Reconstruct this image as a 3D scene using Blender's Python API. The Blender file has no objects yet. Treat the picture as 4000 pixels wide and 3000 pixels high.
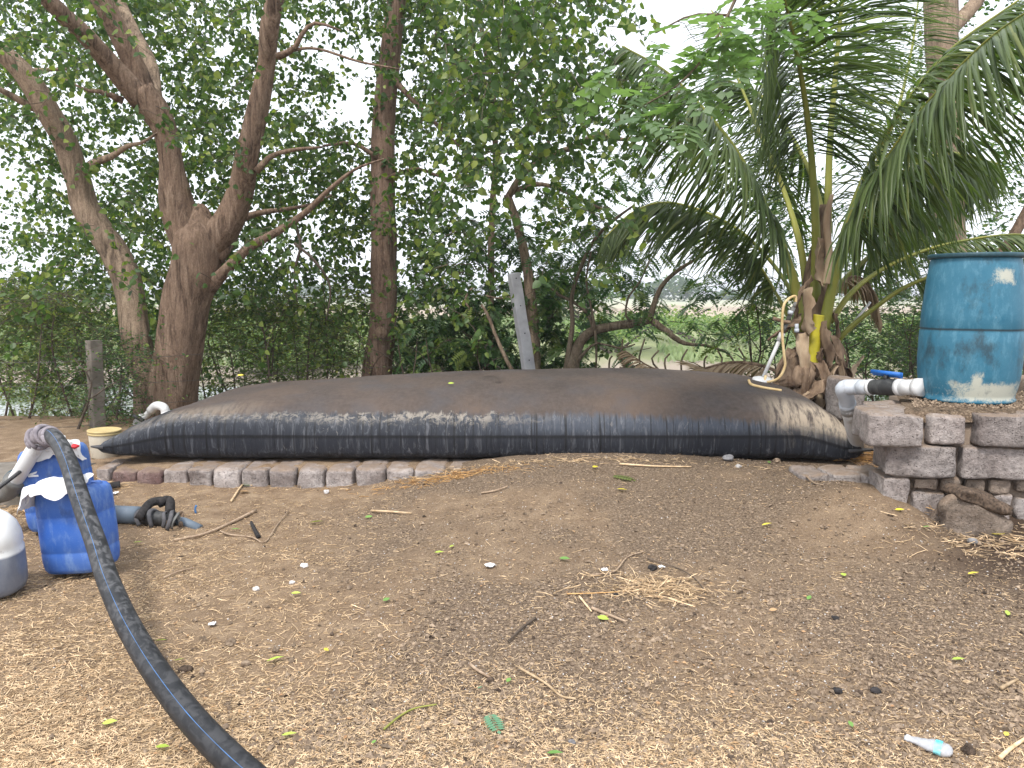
import bpy, math
import numpy as np
from mathutils import Vector, Matrix
rng = np.random.default_rng(11)
SC = bpy.context.scene
COL = SC.collection
# ------------------------------------------------------------------ camera, sky, sun, exposure
F_PX, PITCH, CAM_H = 3000.0, math.radians(6.65), 1.45
cam = bpy.data.cameras.new('camera'); camo = bpy.data.objects.new('camera', cam); COL.objects.link(camo)
cam.sensor_width = 36; cam.lens = 27.0; cam.clip_start = .05; cam.clip_end = 3000
camo.location = (0, 0, CAM_H); camo.rotation_euler = (math.pi/2 - PITCH, 0, 0)
SC.camera = camo
world = bpy.data.worlds.new('World'); SC.world = world; world.use_nodes = True
wn = world.node_tree; bgn = wn.nodes['Background']
sky = wn.nodes.new('ShaderNodeTexSky'); sky.sky_type = 'NISHITA'; sky.sun_disc = False
SUN_EL, SUN_AZ = math.radians(58), math.radians(205)
sky.sun_elevation = SUN_EL; sky.sun_rotation = SUN_AZ; sky.dust_density = 4; sky.air_density = 1.2
wm = wn.nodes.new('ShaderNodeMix'); wm.data_type = 'RGBA'; wm.inputs[0].default_value = .86
wn.links.new(sky.outputs[0], wm.inputs[6]); wm.inputs[7].default_value = (9.2, 9.6, 10.3, 1)   # high white overcast in front of the blue
wn.links.new(wm.outputs[2], bgn.inputs[0]); bgn.inputs[1].default_value = .085
sun = bpy.data.lights.new('sun', 'SUN'); sun.energy = 1.5; sun.angle = math.radians(11); sun.color = (1, .96, .9)
suno = bpy.data.objects.new('sun', sun); COL.objects.link(suno)
sd = Vector((math.sin(SUN_AZ)*math.cos(SUN_EL), math.cos(SUN_AZ)*math.cos(SUN_EL), math.sin(SUN_EL)))
suno.rotation_euler = sd.to_track_quat('Z', 'Y').to_euler()
SC.view_settings.view_transform = 'Standard'; SC.view_settings.look = 'None'
SC.view_settings.exposure = 1.22; SC.view_settings.gamma = 1; SC.view_settings.use_curve_mapping = False
SC.render.engine = 'CYCLES'; SC.cycles.max_bounces = 6; SC.cycles.transparent_max_bounces = 8
SC.cycles.diffuse_bounces = 4; SC.cycles.transmission_bounces = 4; SC.cycles.use_denoising = True

# ------------------------------------------------------------------ helpers
def W(px, py, d):
    """the point d metres in front of the camera that the photograph shows at px, py"""
    x = (px-2000)/F_PX; y = -(py-1500)/F_PX
    dy = math.cos(PITCH) + y*math.sin(PITCH); dz = -math.sin(PITCH) + y*math.cos(PITCH)
    t = d/dy
    return np.array((x*t, d, CAM_H + dz*t))
def WZ(px, py, z):
    """the point at height z seen at px, py"""
    x = (px-2000)/F_PX; y = -(py-1500)/F_PX
    dy = math.cos(PITCH) + y*math.sin(PITCH); dz = -math.sin(PITCH) + y*math.cos(PITCH)
    t = (z-CAM_H)/dz
    return np.array((x*t, dy*t, z))
def hash3(ix, iy, iz, s=0):
    h = (ix*374761393 + iy*668265263 + iz*2147483647 + s*1274126177) & 0xFFFFFFFF
    h = ((h ^ (h >> 13))*1274126177) & 0xFFFFFFFF
    h = ((h ^ (h >> 16))*2246822519) & 0xFFFFFFFF
    return ((h ^ (h >> 15)) & 0xFFFF)/65535.0
def vnoise(p, s=0):
    p = np.asarray(p, float); i = np.floor(p).astype(np.int64); f = p-i; f = f*f*(3-2*f)
    r = 0
    for dx in (0, 1):
        for dy in (0, 1):
            for dz in (0, 1):
                w = (f[..., 0] if dx else 1-f[..., 0])*(f[..., 1] if dy else 1-f[..., 1])*(f[..., 2] if dz else 1-f[..., 2])
                r = r + w*hash3(i[..., 0]+dx, i[..., 1]+dy, i[..., 2]+dz, s)
    return r*2-1
def fbm(p, o=4, s=0, g=.5):
    p = np.asarray(p, float); a, r = 1, 0
    for k in range(o):
        r = r + a*vnoise(p*(2.03**k), s+k); a *= g
    return r
def p3(x, y, z=0):
    x, y = np.broadcast_arrays(np.asarray(x, float), np.asarray(y, float)); return np.stack([x, y, np.full_like(x, z)], -1)
def sstep(a, b, x):
    t = np.clip((np.asarray(x, float)-a)/(b-a), 0, 1); return t*t*(3-2*t)

class MB:
    """collects vertices and faces, then links them as one mesh object"""
    def __init__(s): s.V = []; s.F = []; s.n = 0; s.A = []
    def add(s, V, F, rnd=None):
        V = np.asarray(V, float).reshape(-1, 3)
        fs = F if isinstance(F, list) else [F]
        for f in fs:
            f = np.asarray(f, np.int64)
            if f.size: s.F.append(f + s.n)
        s.V.append(V); s.A.append(np.full(len(V), rng.random()) if rnd is None else np.broadcast_to(np.asarray(rnd, float), (len(V),)))
        s.n += len(V); return s
    def mesh(s, name, mat, smooth=True, attrs=None):
        V = np.concatenate(s.V); me = bpy.data.meshes.new(name)
        loops = np.concatenate([f.ravel() for f in s.F]); sizes = np.concatenate([np.full(len(f), f.shape[1]) for f in s.F])
        me.vertices.add(len(V)); me.vertices.foreach_set('co', V.astype(np.float32).ravel())
        me.loops.add(len(loops)); me.loops.foreach_set('vertex_index', loops.astype(np.int32))
        me.polygons.add(len(sizes)); st = np.concatenate([[0], np.cumsum(sizes)[:-1]])
        me.polygons.foreach_set('loop_start', st.astype(np.int32))
        a = me.attributes.new('rnd', 'FLOAT', 'POINT'); a.data.foreach_set('value', np.concatenate(s.A).astype(np.float32))
        for k, v in (attrs or {}).items():
            a = me.attributes.new(k, 'FLOAT', 'POINT'); a.data.foreach_set('value', np.asarray(v, np.float32))
        me.update(calc_edges=True)
        me.polygons.foreach_set('use_smooth', np.full(len(sizes), bool(smooth)))
        if mat: me.materials.append(mat)
        return me
    def build(s, name, mat, parent=None, smooth=True, attrs=None, local=False):
        o = bpy.data.objects.new(name, s.mesh(name, mat, smooth, attrs)); COL.objects.link(o)
        if parent is not None:
            o.parent = parent
            if not local: o.matrix_parent_inverse = Matrix.Translation(-Vector(parent.get('org', parent.location)))
        return o
def tag(o, label=None, cat=None, group=None, kind=None):
    if label: o['label'] = label
    if cat: o['category'] = cat
    if group: o['group'] = group
    if kind: o['kind'] = kind
    return o
def thing(name, label, cat, loc, group=None):
    o = bpy.data.objects.new(name, None); COL.objects.link(o); o.location = tuple(float(v) for v in loc); o.empty_display_size = .1
    return tag(o, label, cat, group)

def spline(P, n):
    P = np.asarray(P, float); m = len(P)
    Q = np.vstack([2*P[0]-P[1], P, 2*P[-1]-P[-2]])
    t = np.linspace(0, m-1-1e-9, n); i = t.astype(int); f = (t-i)[:, None]
    a, b, c, d = Q[i], Q[i+1], Q[i+2], Q[i+3]
    return .5*((2*b)+(-a+c)*f+(2*a-5*b+4*c-d)*f*f+(-a+3*b-3*c+d)*f**3)
def frames(P):
    P = np.asarray(P, float); T = np.gradient(P, axis=0); T /= np.linalg.norm(T, axis=1)[:, None]+1e-12
    u = np.cross(T[0], (0, 0, 1.)) if abs(T[0][2]) < .9 else np.cross(T[0], (0, 1., 0)); u /= np.linalg.norm(u)
    U = [u]
    for k in range(1, len(P)):
        u = U[-1]-T[k]*np.dot(U[-1], T[k]); u /= np.linalg.norm(u)+1e-12; U.append(u)
    U = np.array(U); return T, U, np.cross(T, U)
def tube(P, R, seg=8, cap=True, rfun=None, flat=None):
    P = np.asarray(P, float); n = len(P); R = np.broadcast_to(np.asarray(R, float), (n,))
    T, U, B = frames(P); a = np.linspace(0, 2*np.pi, seg, endpoint=False)
    rr = R[:, None]*np.ones(seg)[None]
    if rfun is not None: rr = rr*rfun(np.arange(n)[:, None]/max(n-1, 1), a[None], P)
    fb = 1. if flat is None else flat
    V = P[:, None, :]+rr[..., None]*(np.cos(a)[None, :, None]*U[:, None]+fb*np.sin(a)[None, :, None]*B[:, None])
    i = np.arange(n-1)[:, None]*seg; j = np.arange(seg)[None]; k = (j+1) % seg
    Fq = np.stack([i+j, i+k, i+seg+k, i+seg+j], -1).reshape(-1, 4)
    V = V.reshape(-1, 3); F = [Fq]
    if cap:
        V = np.vstack([V, P[:1], P[-1:]]); c0, c1 = n*seg, n*seg+1
        jj = np.arange(seg); kk = (jj+1) % seg
        F.append(np.stack([np.full(seg, c0), kk, jj], -1)); F.append(np.stack([np.full(seg, c1), (n-1)*seg+jj, (n-1)*seg+kk], -1))
    return V, F
def lathe(prof, seg=32, c=(0, 0, 0), M=None, ell=1., pw=2.):
    """prof: list of (radius, z); pw>2 makes rounded squares"""
    prof = np.asarray(prof, float); n = len(prof); a = np.linspace(0, 2*np.pi, seg, endpoint=False)+math.pi/seg
    ca, sa = np.cos(a), np.sin(a); e = 2./pw
    x = np.sign(ca)*np.abs(ca)**e; y = np.sign(sa)*np.abs(sa)**e
    V = np.stack([prof[:, :1]*x[None], prof[:, :1]*y[None]*ell, np.repeat(prof[:, 1:2], seg, 1)], -1).reshape(-1, 3)
    i = np.arange(n-1)[:, None]*seg; j = np.arange(seg)[None]; k = (j+1) % seg
    F = np.stack([i+j, i+k, i+seg+k, i+seg+j], -1).reshape(-1, 4)
    if M is not None: V = V@np.asarray(M)[:3, :3].T
    return V+np.asarray(c), F
def box(c, s, M=None):
    V = np.array([(x, y, z) for x in (-.5, .5) for y in (-.5, .5) for z in (-.5, .5)])*np.asarray(s)
    if M is not None: V = V@np.asarray(M).T
    F = np.array([(0, 1, 3, 2), (4, 6, 7, 5), (0, 4, 5, 1), (2, 3, 7, 6), (0, 2, 6, 4), (1, 5, 7, 3)])
    return V+np.asarray(c), F
def gridbox(n=7):
    """unit cube surface with n divisions, shared vertices"""
    idx = {}; V = []; F = []
    def vid(p):
        k = tuple(int(round(q*n)) for q in p)
        if k not in idx: idx[k] = len(V); V.append([q-.5 for q in p])
        return idx[k]
    for ax in range(3):
        for sgn in (0, 1):
            for i in range(n):
                for j in range(n):
                    q = []
                    for di, dj in ((0, 0), (1, 0), (1, 1), (0, 1)):
                        p = [0, 0, 0]; p[ax] = sgn; p[(ax+1) % 3] = (i+di)/n; p[(ax+2) % 3] = (j+dj)/n; q.append(vid(p))
                    F.append(q if sgn else q[::-1])
    return np.array(V, float), np.array(F)
GBV, GBF = gridbox(9)
def block(c, s, seed, rnd=.28, rough=.012, rz=0, chip=.02):
    """a rough cast block with worn round corners"""
    s = np.asarray(s, float); V = GBV*2
    # spread the grid towards the edges, then round in real units
    V = np.sign(V)*np.abs(V)**.75
    r = rnd*min(s)*.5; h = s/2; P = V*h
    inner = np.clip(P, -(h-r), h-r); dlt = P-inner; L = np.linalg.norm(dlt, axis=1)[:, None]
    nrm = np.where(L > 1e-9, dlt/(L+1e-12), np.sign(V)*(np.abs(V) > .999))
    P = np.where(L > 1e-9, inner+nrm*r, P)
    q = P+seed*7.31
    P = P+nrm*(fbm(q*9, 3, seed)*rough)[:, None]+nrm*(np.minimum(fbm(q*5, 2, seed+9), 0)*chip)[:, None]
    ca, sa = math.cos(rz), math.sin(rz)
    P = P@np.array([[ca, sa, 0], [-sa, ca, 0], [0, 0, 1]])
    return P+np.asarray(c), GBF
def rotz(a): c, s = math.cos(a), math.sin(a); return np.array([[c, -s, 0], [s, c, 0], [0, 0, 1.]])
def rotx(a): c, s = math.cos(a), math.sin(a); return np.array([[1, 0, 0], [0, c, -s], [0, s, c.real]])
def roty(a): c, s = math.cos(a), math.sin(a); return np.array([[c, 0, s], [0, 1, 0], [-s, 0, c]])

def scatter(TV, TF, pos, R, S, rnd=None):
    """copies of a template: pos (n,3), R (n,3,3), S (n,) or (n,3)"""
    n = len(pos); S = np.asarray(S, float); S = S[:, None] if S.ndim == 1 else S
    V = np.einsum('nij,nkj->nki', R, TV[None]*S[:, None, :]*np.ones((n, 1, 3)))+pos[:, None]
    F = [ (f[None]+(np.arange(n)*len(TV))[:, None, None]).reshape(-1, f.shape[1]) for f in (TF if isinstance(TF, list) else [TF])]
    r = rng.random(n) if rnd is None else rnd
    return V.reshape(-1, 3), F, np.repeat(r, len(TV))
def basis(X, N):
    """rotation matrices with x axis X and z axis near N"""
    X = X/(np.linalg.norm(X, axis=-1, keepdims=True)+1e-9)
    Y = np.cross(N, X); Y /= np.linalg.norm(Y, axis=-1, keepdims=True)+1e-9
    return np.stack([X, Y, np.cross(X, Y)], -1)
def rdir(n, z=0., h=1.):
    a = rng.random(n)*2*np.pi
    return np.stack([np.cos(a)*h, np.sin(a)*h, np.broadcast_to(z, (n,))], -1)

# ------------------------------------------------------------------ materials
def nd(nt, t, props=None, **k):
    n = nt.nodes.new(t)
    for a, b in (props or {}).items(): setattr(n, a, b)
    for a, b in k.items():
        s = n.inputs[int(a[1:])] if a[0] == 'i' and a[1:].isdigit() else n.inputs[a.replace('_', ' ')]
        if isinstance(b, bpy.types.NodeSocket): nt.links.new(b, s)
        else: s.default_value = b
    return n
def noise(nt, v, sc, det=5, ro=.55, dist=0.): return nd(nt, 'ShaderNodeTexNoise', Vector=v, Scale=sc, Detail=det, Roughness=ro, Distortion=dist).outputs[0]
def ramp(nt, f, stops, interp='LINEAR'):
    r = nd(nt, 'ShaderNodeValToRGB', Fac=f); e = r.color_ramp; e.interpolation = interp
    while len(e.elements) < len(stops): e.elements.new(.5)
    for el, (p, c) in zip(e.elements, stops):
        el.position = p; el.color = (c, c, c, 1) if not isinstance(c, (tuple, list)) else (*c, 1)
    return r.outputs[0]
def mix(nt, f, a, b, bl='MIX'):
    m = nd(nt, 'ShaderNodeMix', {'data_type': 'RGBA', 'blend_type': bl}, i0=f)
    for s, v in ((6, a), (7, b)):
        if isinstance(v, bpy.types.NodeSocket): nt.links.new(v, m.inputs[s])
        else: m.inputs[s].default_value = (*v, 1) if isinstance(v, (tuple, list)) else (v, v, v, 1)
    return m.outputs[2]
def mth(nt, op, a, b=0., c=0., clamp=False): return nd(nt, 'ShaderNodeMath', {'operation': op, 'use_clamp': clamp}, i0=a, i1=b, i2=c).outputs[0]
def attr(nt, name): return nd(nt, 'ShaderNodeAttribute', {'attribute_name': name}).outputs['Fac']
def mapv(nt, v, sc=(1, 1, 1), loc=(0, 0, 0)): return nd(nt, 'ShaderNodeMapping', Vector=v, Scale=sc, Location=loc).outputs[0]
def bump(nt, h, st=.5, dist=.01, nrm=None):
    k = dict(Height=h, Strength=st, Distance=dist)
    if nrm is not None: k['Normal'] = nrm
    return nd(nt, 'ShaderNodeBump', **k).outputs[0]
def newmat(name):
    m = bpy.data.materials.new(name); m.use_nodes = True; nt = m.node_tree; b = nt.nodes['Principled BSDF']
    return m, nt, b
def setp(nt, b, **k):
    for a, v in k.items():
        s = b.inputs[a.replace('_', ' ')]
        if isinstance(v, bpy.types.NodeSocket): nt.links.new(v, s)
        elif s.type == 'RGBA': s.default_value = (*v, 1)
        else: s.default_value = v
def obc(nt): return nd(nt, 'ShaderNodeTexCoord').outputs['Object']
def simple(name, c1, c2, sc=8, rough=.7, bsc=40, bst=.3, bd=.004, var=.25, stretch=(1, 1, 1), spec=.4, lo=.35, hi=.68):
    m, nt, b = newmat(name); v = mapv(nt, obc(nt), stretch)
    c = mix(nt, ramp(nt, noise(nt, v, sc), [(lo, 0.), (hi, 1.)]), c1, c2)
    k = mth(nt, 'MULTIPLY_ADD', attr(nt, 'rnd'), var, 1-var/2)
    c = mix(nt, 1., c, k, 'MULTIPLY')
    setp(nt, b, Base_Color=c, Roughness=rough, Normal=bump(nt, noise(nt, v, bsc, 4), bst, bd), Specular_IOR_Level=spec)
    return m
def leafmat(name, c1, c2, c3=None, trans=.42, rough=.45, dead=0.):
    m, nt, b = newmat(name); r = attr(nt, 'rnd')
    st = [(0., c1), (.7, c2)] + ([(.96, c3), (1., c3)] if c3 else [])
    c = ramp(nt, r, st)
    c = mix(nt, ramp(nt, noise(nt, obc(nt), 1.3, 2), [(.35, 0.), (.7, .5)]), c, c1)
    setp(nt, b, Base_Color=c, Roughness=rough, Specular_IOR_Level=.35)
    tr = nd(nt, 'ShaderNodeBsdfTranslucent', Color=mix(nt, 1., c, (1.5, 1.75, .75), 'MULTIPLY'))
    ms = nd(nt, 'ShaderNodeMixShader', i0=trans, i1=b.outputs[0], i2=tr.outputs[0])
    nt.links.new(ms.outputs[0], nt.nodes['Material Output'].inputs[0])
    return m
M = {}
M['peepal'] = leafmat('peepal_leaf', (.040, .078, .027), (.092, .152, .042), (.26, .30, .07), trans=.42)
M['neem'] = leafmat('neem_leaf', (.035, .078, .032), (.075, .145, .050), (.22, .27, .07), trans=.40)
M['spray'] = leafmat('young_leaf', (.10, .165, .08), (.17, .25, .12), trans=.42)
M['shrub'] = leafmat('shrub_leaf', (.06, .10, .03), (.13, .185, .05), (.30, .29, .08))
M['bankbush'] = leafmat('bank_bush_leaf', (.09, .16, .04), (.17, .26, .07), (.30, .34, .10))
M['reed'] = leafmat('reed', (.20, .27, .13), (.34, .40, .22), (.46, .44, .28), trans=.25)
M['palm'] = leafmat('palm_leaflet', (.060, .095, .035), (.125, .170, .055), (.26, .28, .09), trans=.38, rough=.35)
M['drypalm'] = leafmat('dry_palm_leaflet', (.20, .13, .08), (.42, .32, .22), trans=.2, rough=.8)
M['rachis'] = simple('palm_rachis', (.16, .19, .035), (.30, .29, .06), 5, .45, 60, .2, .002, stretch=(1, 1, .3))
M['rachis_yellow'] = simple('palm_stub', (.34, .30, .02), (.55, .48, .03), 6, .5, 60, .2, .002)
M['sheath'] = simple('palm_sheath', (.09, .055, .035), (.30, .21, .14), 16, .9, 90, .8, .01, stretch=(1, 1, .25))
M['sheath_pale'] = simple('palm_pale_sheath', (.28, .19, .12), (.48, .37, .25), 9, .85, 80, .6, .006, stretch=(1, 1, .3))
def barkmat(name, c1, c2, c3, sc=1., bst=.9):
    m, nt, b = newmat(name); v = obc(nt); vs = mapv(nt, v, (1, 1, .13))
    n1 = noise(nt, vs, 20*sc, 7, .7, .9); n2 = noise(nt, v, 3.2, 4)
    c = ramp(nt, n1, [(.36, tuple(q*.8 for q in c1)), (.5, c2), (.68, c3)])
    c = mix(nt, ramp(nt, n2, [(.4, 0.), (.75, .55)]), c, tuple(x*1.5 for x in c2))
    n3 = noise(nt, mapv(nt, v, (1, 1, .5)), 95, 3)
    c = mix(nt, 1., c, ramp(nt, n3, [(.3, .7), (.7, 1.15)]), 'MULTIPLY')
    h = mth(nt, 'MULTIPLY_ADD', n3, .25, n1)
    setp(nt, b, Base_Color=c, Roughness=.9, Normal=bump(nt, h, bst, .03), Specular_IOR_Level=.2)
    return m
M['bark'] = barkmat('bark', (.075, .048, .034), (.20, .135, .095), (.33, .24, .175))
M['bark_pale'] = barkmat('pale_bark', (.11, .08, .057), (.26, .19, .135), (.40, .31, .22), .8, .7)
M['bark_red'] = barkmat('reddish_bark', (.08, .052, .038), (.19, .125, .092), (.28, .20, .155), 1.1, .5)
M['bark_grey'] = barkmat('grey_bark', (.06, .045, .032), (.15, .115, .08), (.25, .20, .15), 1.2, .5)
M['twig'] = simple('twig', (.055, .04, .03), (.12, .09, .065), 8, .9)
M['concrete_post'] = simple('post_concrete', (.34, .34, .36), (.52, .52, .54), 5, .85, 70, .5, .004)
M['concrete_old'] = simple('old_concrete', (.12, .105, .085), (.24, .21, .18), 6, .9, 60, .5, .006)
M['wire'] = simple('fence_wire', (.05, .05, .05), (.12, .11, .10), 20, .6)
M['hole'] = simple('bolt_hole', (.01, .01, .01), (.02, .02, .02))
def blockmat(name, t1, t2, t3):
    m, nt, b = newmat(name); v = obc(nt)
    big = noise(nt, v, 3.1, 4); med = noise(nt, v, 26, 5, .7); fine = noise(nt, v, 120, 3, .7)
    c = ramp(nt, big, [(.3, t1), (.5, t2), (.7, t3)])
    c = mix(nt, 1., c, ramp(nt, med, [(.3, .55), (.7, 1.32)]), 'MULTIPLY')
    vo = nd(nt, 'ShaderNodeTexVoronoi', Vector=v, Scale=85.).outputs[0]
    pit = ramp(nt, vo, [(.15, 0.), (.30, 1.)]); gate = ramp(nt, noise(nt, v, 30, 2), [(.50, 1.), (.60, 0.)])
    pit = mth(nt, 'MAXIMUM', pit, gate)
    c = mix(nt, pit, tuple(x*.35 for x in t1), c)
    grit = ramp(nt, noise(nt, mapv(nt, v, loc=(3, 1, 5)), 150, 2), [(.66, 0.), (.74, .6)])
    c = mix(nt, grit, c, (.62, .58, .56))
    k = mth(nt, 'MULTIPLY_ADD', attr(nt, 'rnd'), .42, .79); c = mix(nt, 1., c, k, 'MULTIPLY')
    up = nd(nt, 'ShaderNodeSeparateXYZ', Vector=nd(nt, 'ShaderNodeNewGeometry').outputs['Normal']).outputs[2]
    dust = mth(nt, 'MULTIPLY', ramp(nt, up, [(.3, 0.), (.85, 1.)]), ramp(nt, noise(nt, v, 9, 4), [(.3, .15), (.6, .85)]))
    c = mix(nt, dust, c, (.30, .22, .16))
    h = mth(nt, 'ADD', mth(nt, 'MULTIPLY', pit, .5), mth(nt, 'ADD', med, mth(nt, 'MULTIPLY', fine, .5)))
    setp(nt, b, Base_Color=c, Roughness=.93, Normal=bump(nt, h, 1., .02), Specular_IOR_Level=.2)
    return m
M['block'] = blockmat('cast_block', (.25, .21, .195), (.36, .315, .295), (.47, .425, .405))
M['block_stained'] = blockmat('stained_block', (.10, .058, .055), (.15, .092, .085), (.26, .19, .17))
M['small_stone'] = blockmat('small_stone', (.20, .155, .12), (.28, .22, .175), (.34, .28, .23))
M['mortar'] = simple('mortar', (.15, .11, .085), (.25, .195, .15), 14, .95, 80, .8, .01)

def groundmat():
    m, nt, b = newmat('yard_ground'); v = obc(nt)
    big = noise(nt, v, .9, 4); med = noise(nt, v, 7, 5, .6); fine = noise(nt, v, 70, 4, .7); gr = noise(nt, v, 260, 2, .6)
    wet = attr(nt, 'wet'); gra = attr(nt, 'gravel')
    c = ramp(nt, med, [(.3, (.145, .096, .060)), (.5, (.225, .156, .100)), (.7, (.34, .25, .165))])
    c = mix(nt, ramp(nt, big, [(.35, 0.), (.7, .6)]), c, (.25, .178, .115))
    cg = ramp(nt, fine, [(.3, (.06, .042, .030)), (.52, (.17, .122, .084)), (.74, (.40, .31, .22))])  # dark end paints the shade in crevices between crumbs
    c = mix(nt, gra, c, cg)
    c = mix(nt, 1., c, ramp(nt, gr, [(.3, .45), (.7, 1.5)]), 'MULTIPLY')
    c = mix(nt, wet, c, (.055, .036, .026))
    h = mth(nt, 'ADD', mth(nt, 'MULTIPLY', fine, 1.), mth(nt, 'MULTIPLY', gr, .35))
    # beyond the yard: bank, far bank and pale fields
    y = nd(nt, 'ShaderNodeSeparateXYZ', Vector=v).outputs[1]
    far = ramp(nt, mth(nt, 'DIVIDE', y, 100.), [(.08, 0.), (.11, 1.)])
    fc = ramp(nt, mth(nt, 'DIVIDE', mth(nt, 'ADD', y, mth(nt, 'MULTIPLY', noise(nt, v, .12, 4), 18.)), 160.),
              [(.05, (.13, .095, .06)), (.20, (.30, .25, .20)), (.285, (.30, .25, .20)), (.31, (.22, .24, .12)), (.44, (.28, .31, .16)), (.50, (.40, .33, .25)), (.64, (.33, .27, .21)), (.7, (.40, .37, .27)), (1., (.36, .37, .27))])
    c = mix(nt, far, c, fc)
    setp(nt, b, Base_Color=c, Roughness=.97, Normal=bump(nt, h, .8, .012), Specular_IOR_Level=.15)
    return m
M['ground'] = groundmat()
M['clod'] = simple('clod', (.135, .098, .070), (.33, .25, .178), 60, .95, 200, .8, .004, var=.7, spec=.15)
M['dark_clod'] = simple('dark_clod', (.035, .026, .02), (.13, .093, .068), 60, .95, 200, .6, .004, var=.7, spec=.15)
M['straw'] = simple('straw', (.42, .29, .165), (.72, .54, .345), 30, .75, 200, .2, .001, var=.9, spec=.3)
M['straw_orange'] = simple('straw_orange', (.40, .21, .08), (.66, .42, .18), 30, .75, 200, .2, .001, var=.7)
M['stick'] = simple('dry_stick', (.22, .15, .10), (.44, .33, .23), 40, .8, 120, .4, .002)
M['burnt'] = simple('burnt_wood', (.010, .009, .009), (.035, .03, .03), 40, .8, 120, .8, .004)
M['paper'] = simple('white_paper', (.72, .71, .72), (.85, .85, .86), 14, .8, 30, .4, .004, var=.1)
M['pebble_white'] = simple('pale_pebble', (.45, .42, .40), (.68, .66, .65), 20, .8)
M['pebble_grey'] = simple('grey_stone', (.13, .125, .13), (.26, .25, .25), 20, .85)
def litterleaf(n, c1, c2): return leafmat(n, c1, c2, trans=.12, rough=.5)
M['leaf_lime'] = litterleaf('lime_leaf', (.34, .46, .07), (.46, .56, .10))
M['leaf_green'] = litterleaf('green_leaf', (.12, .25, .06), (.20, .36, .09))
M['leaf_yellow'] = litterleaf('yellow_leaf', (.66, .55, .05), (.78, .66, .09))
M['leaf_brown'] = litterleaf('brown_leaf', (.36, .20, .10), (.50, .32, .17))
M['leaf_jade'] = litterleaf('jade_leaf', (.10, .23, .13), (.16, .30, .18))

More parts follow.
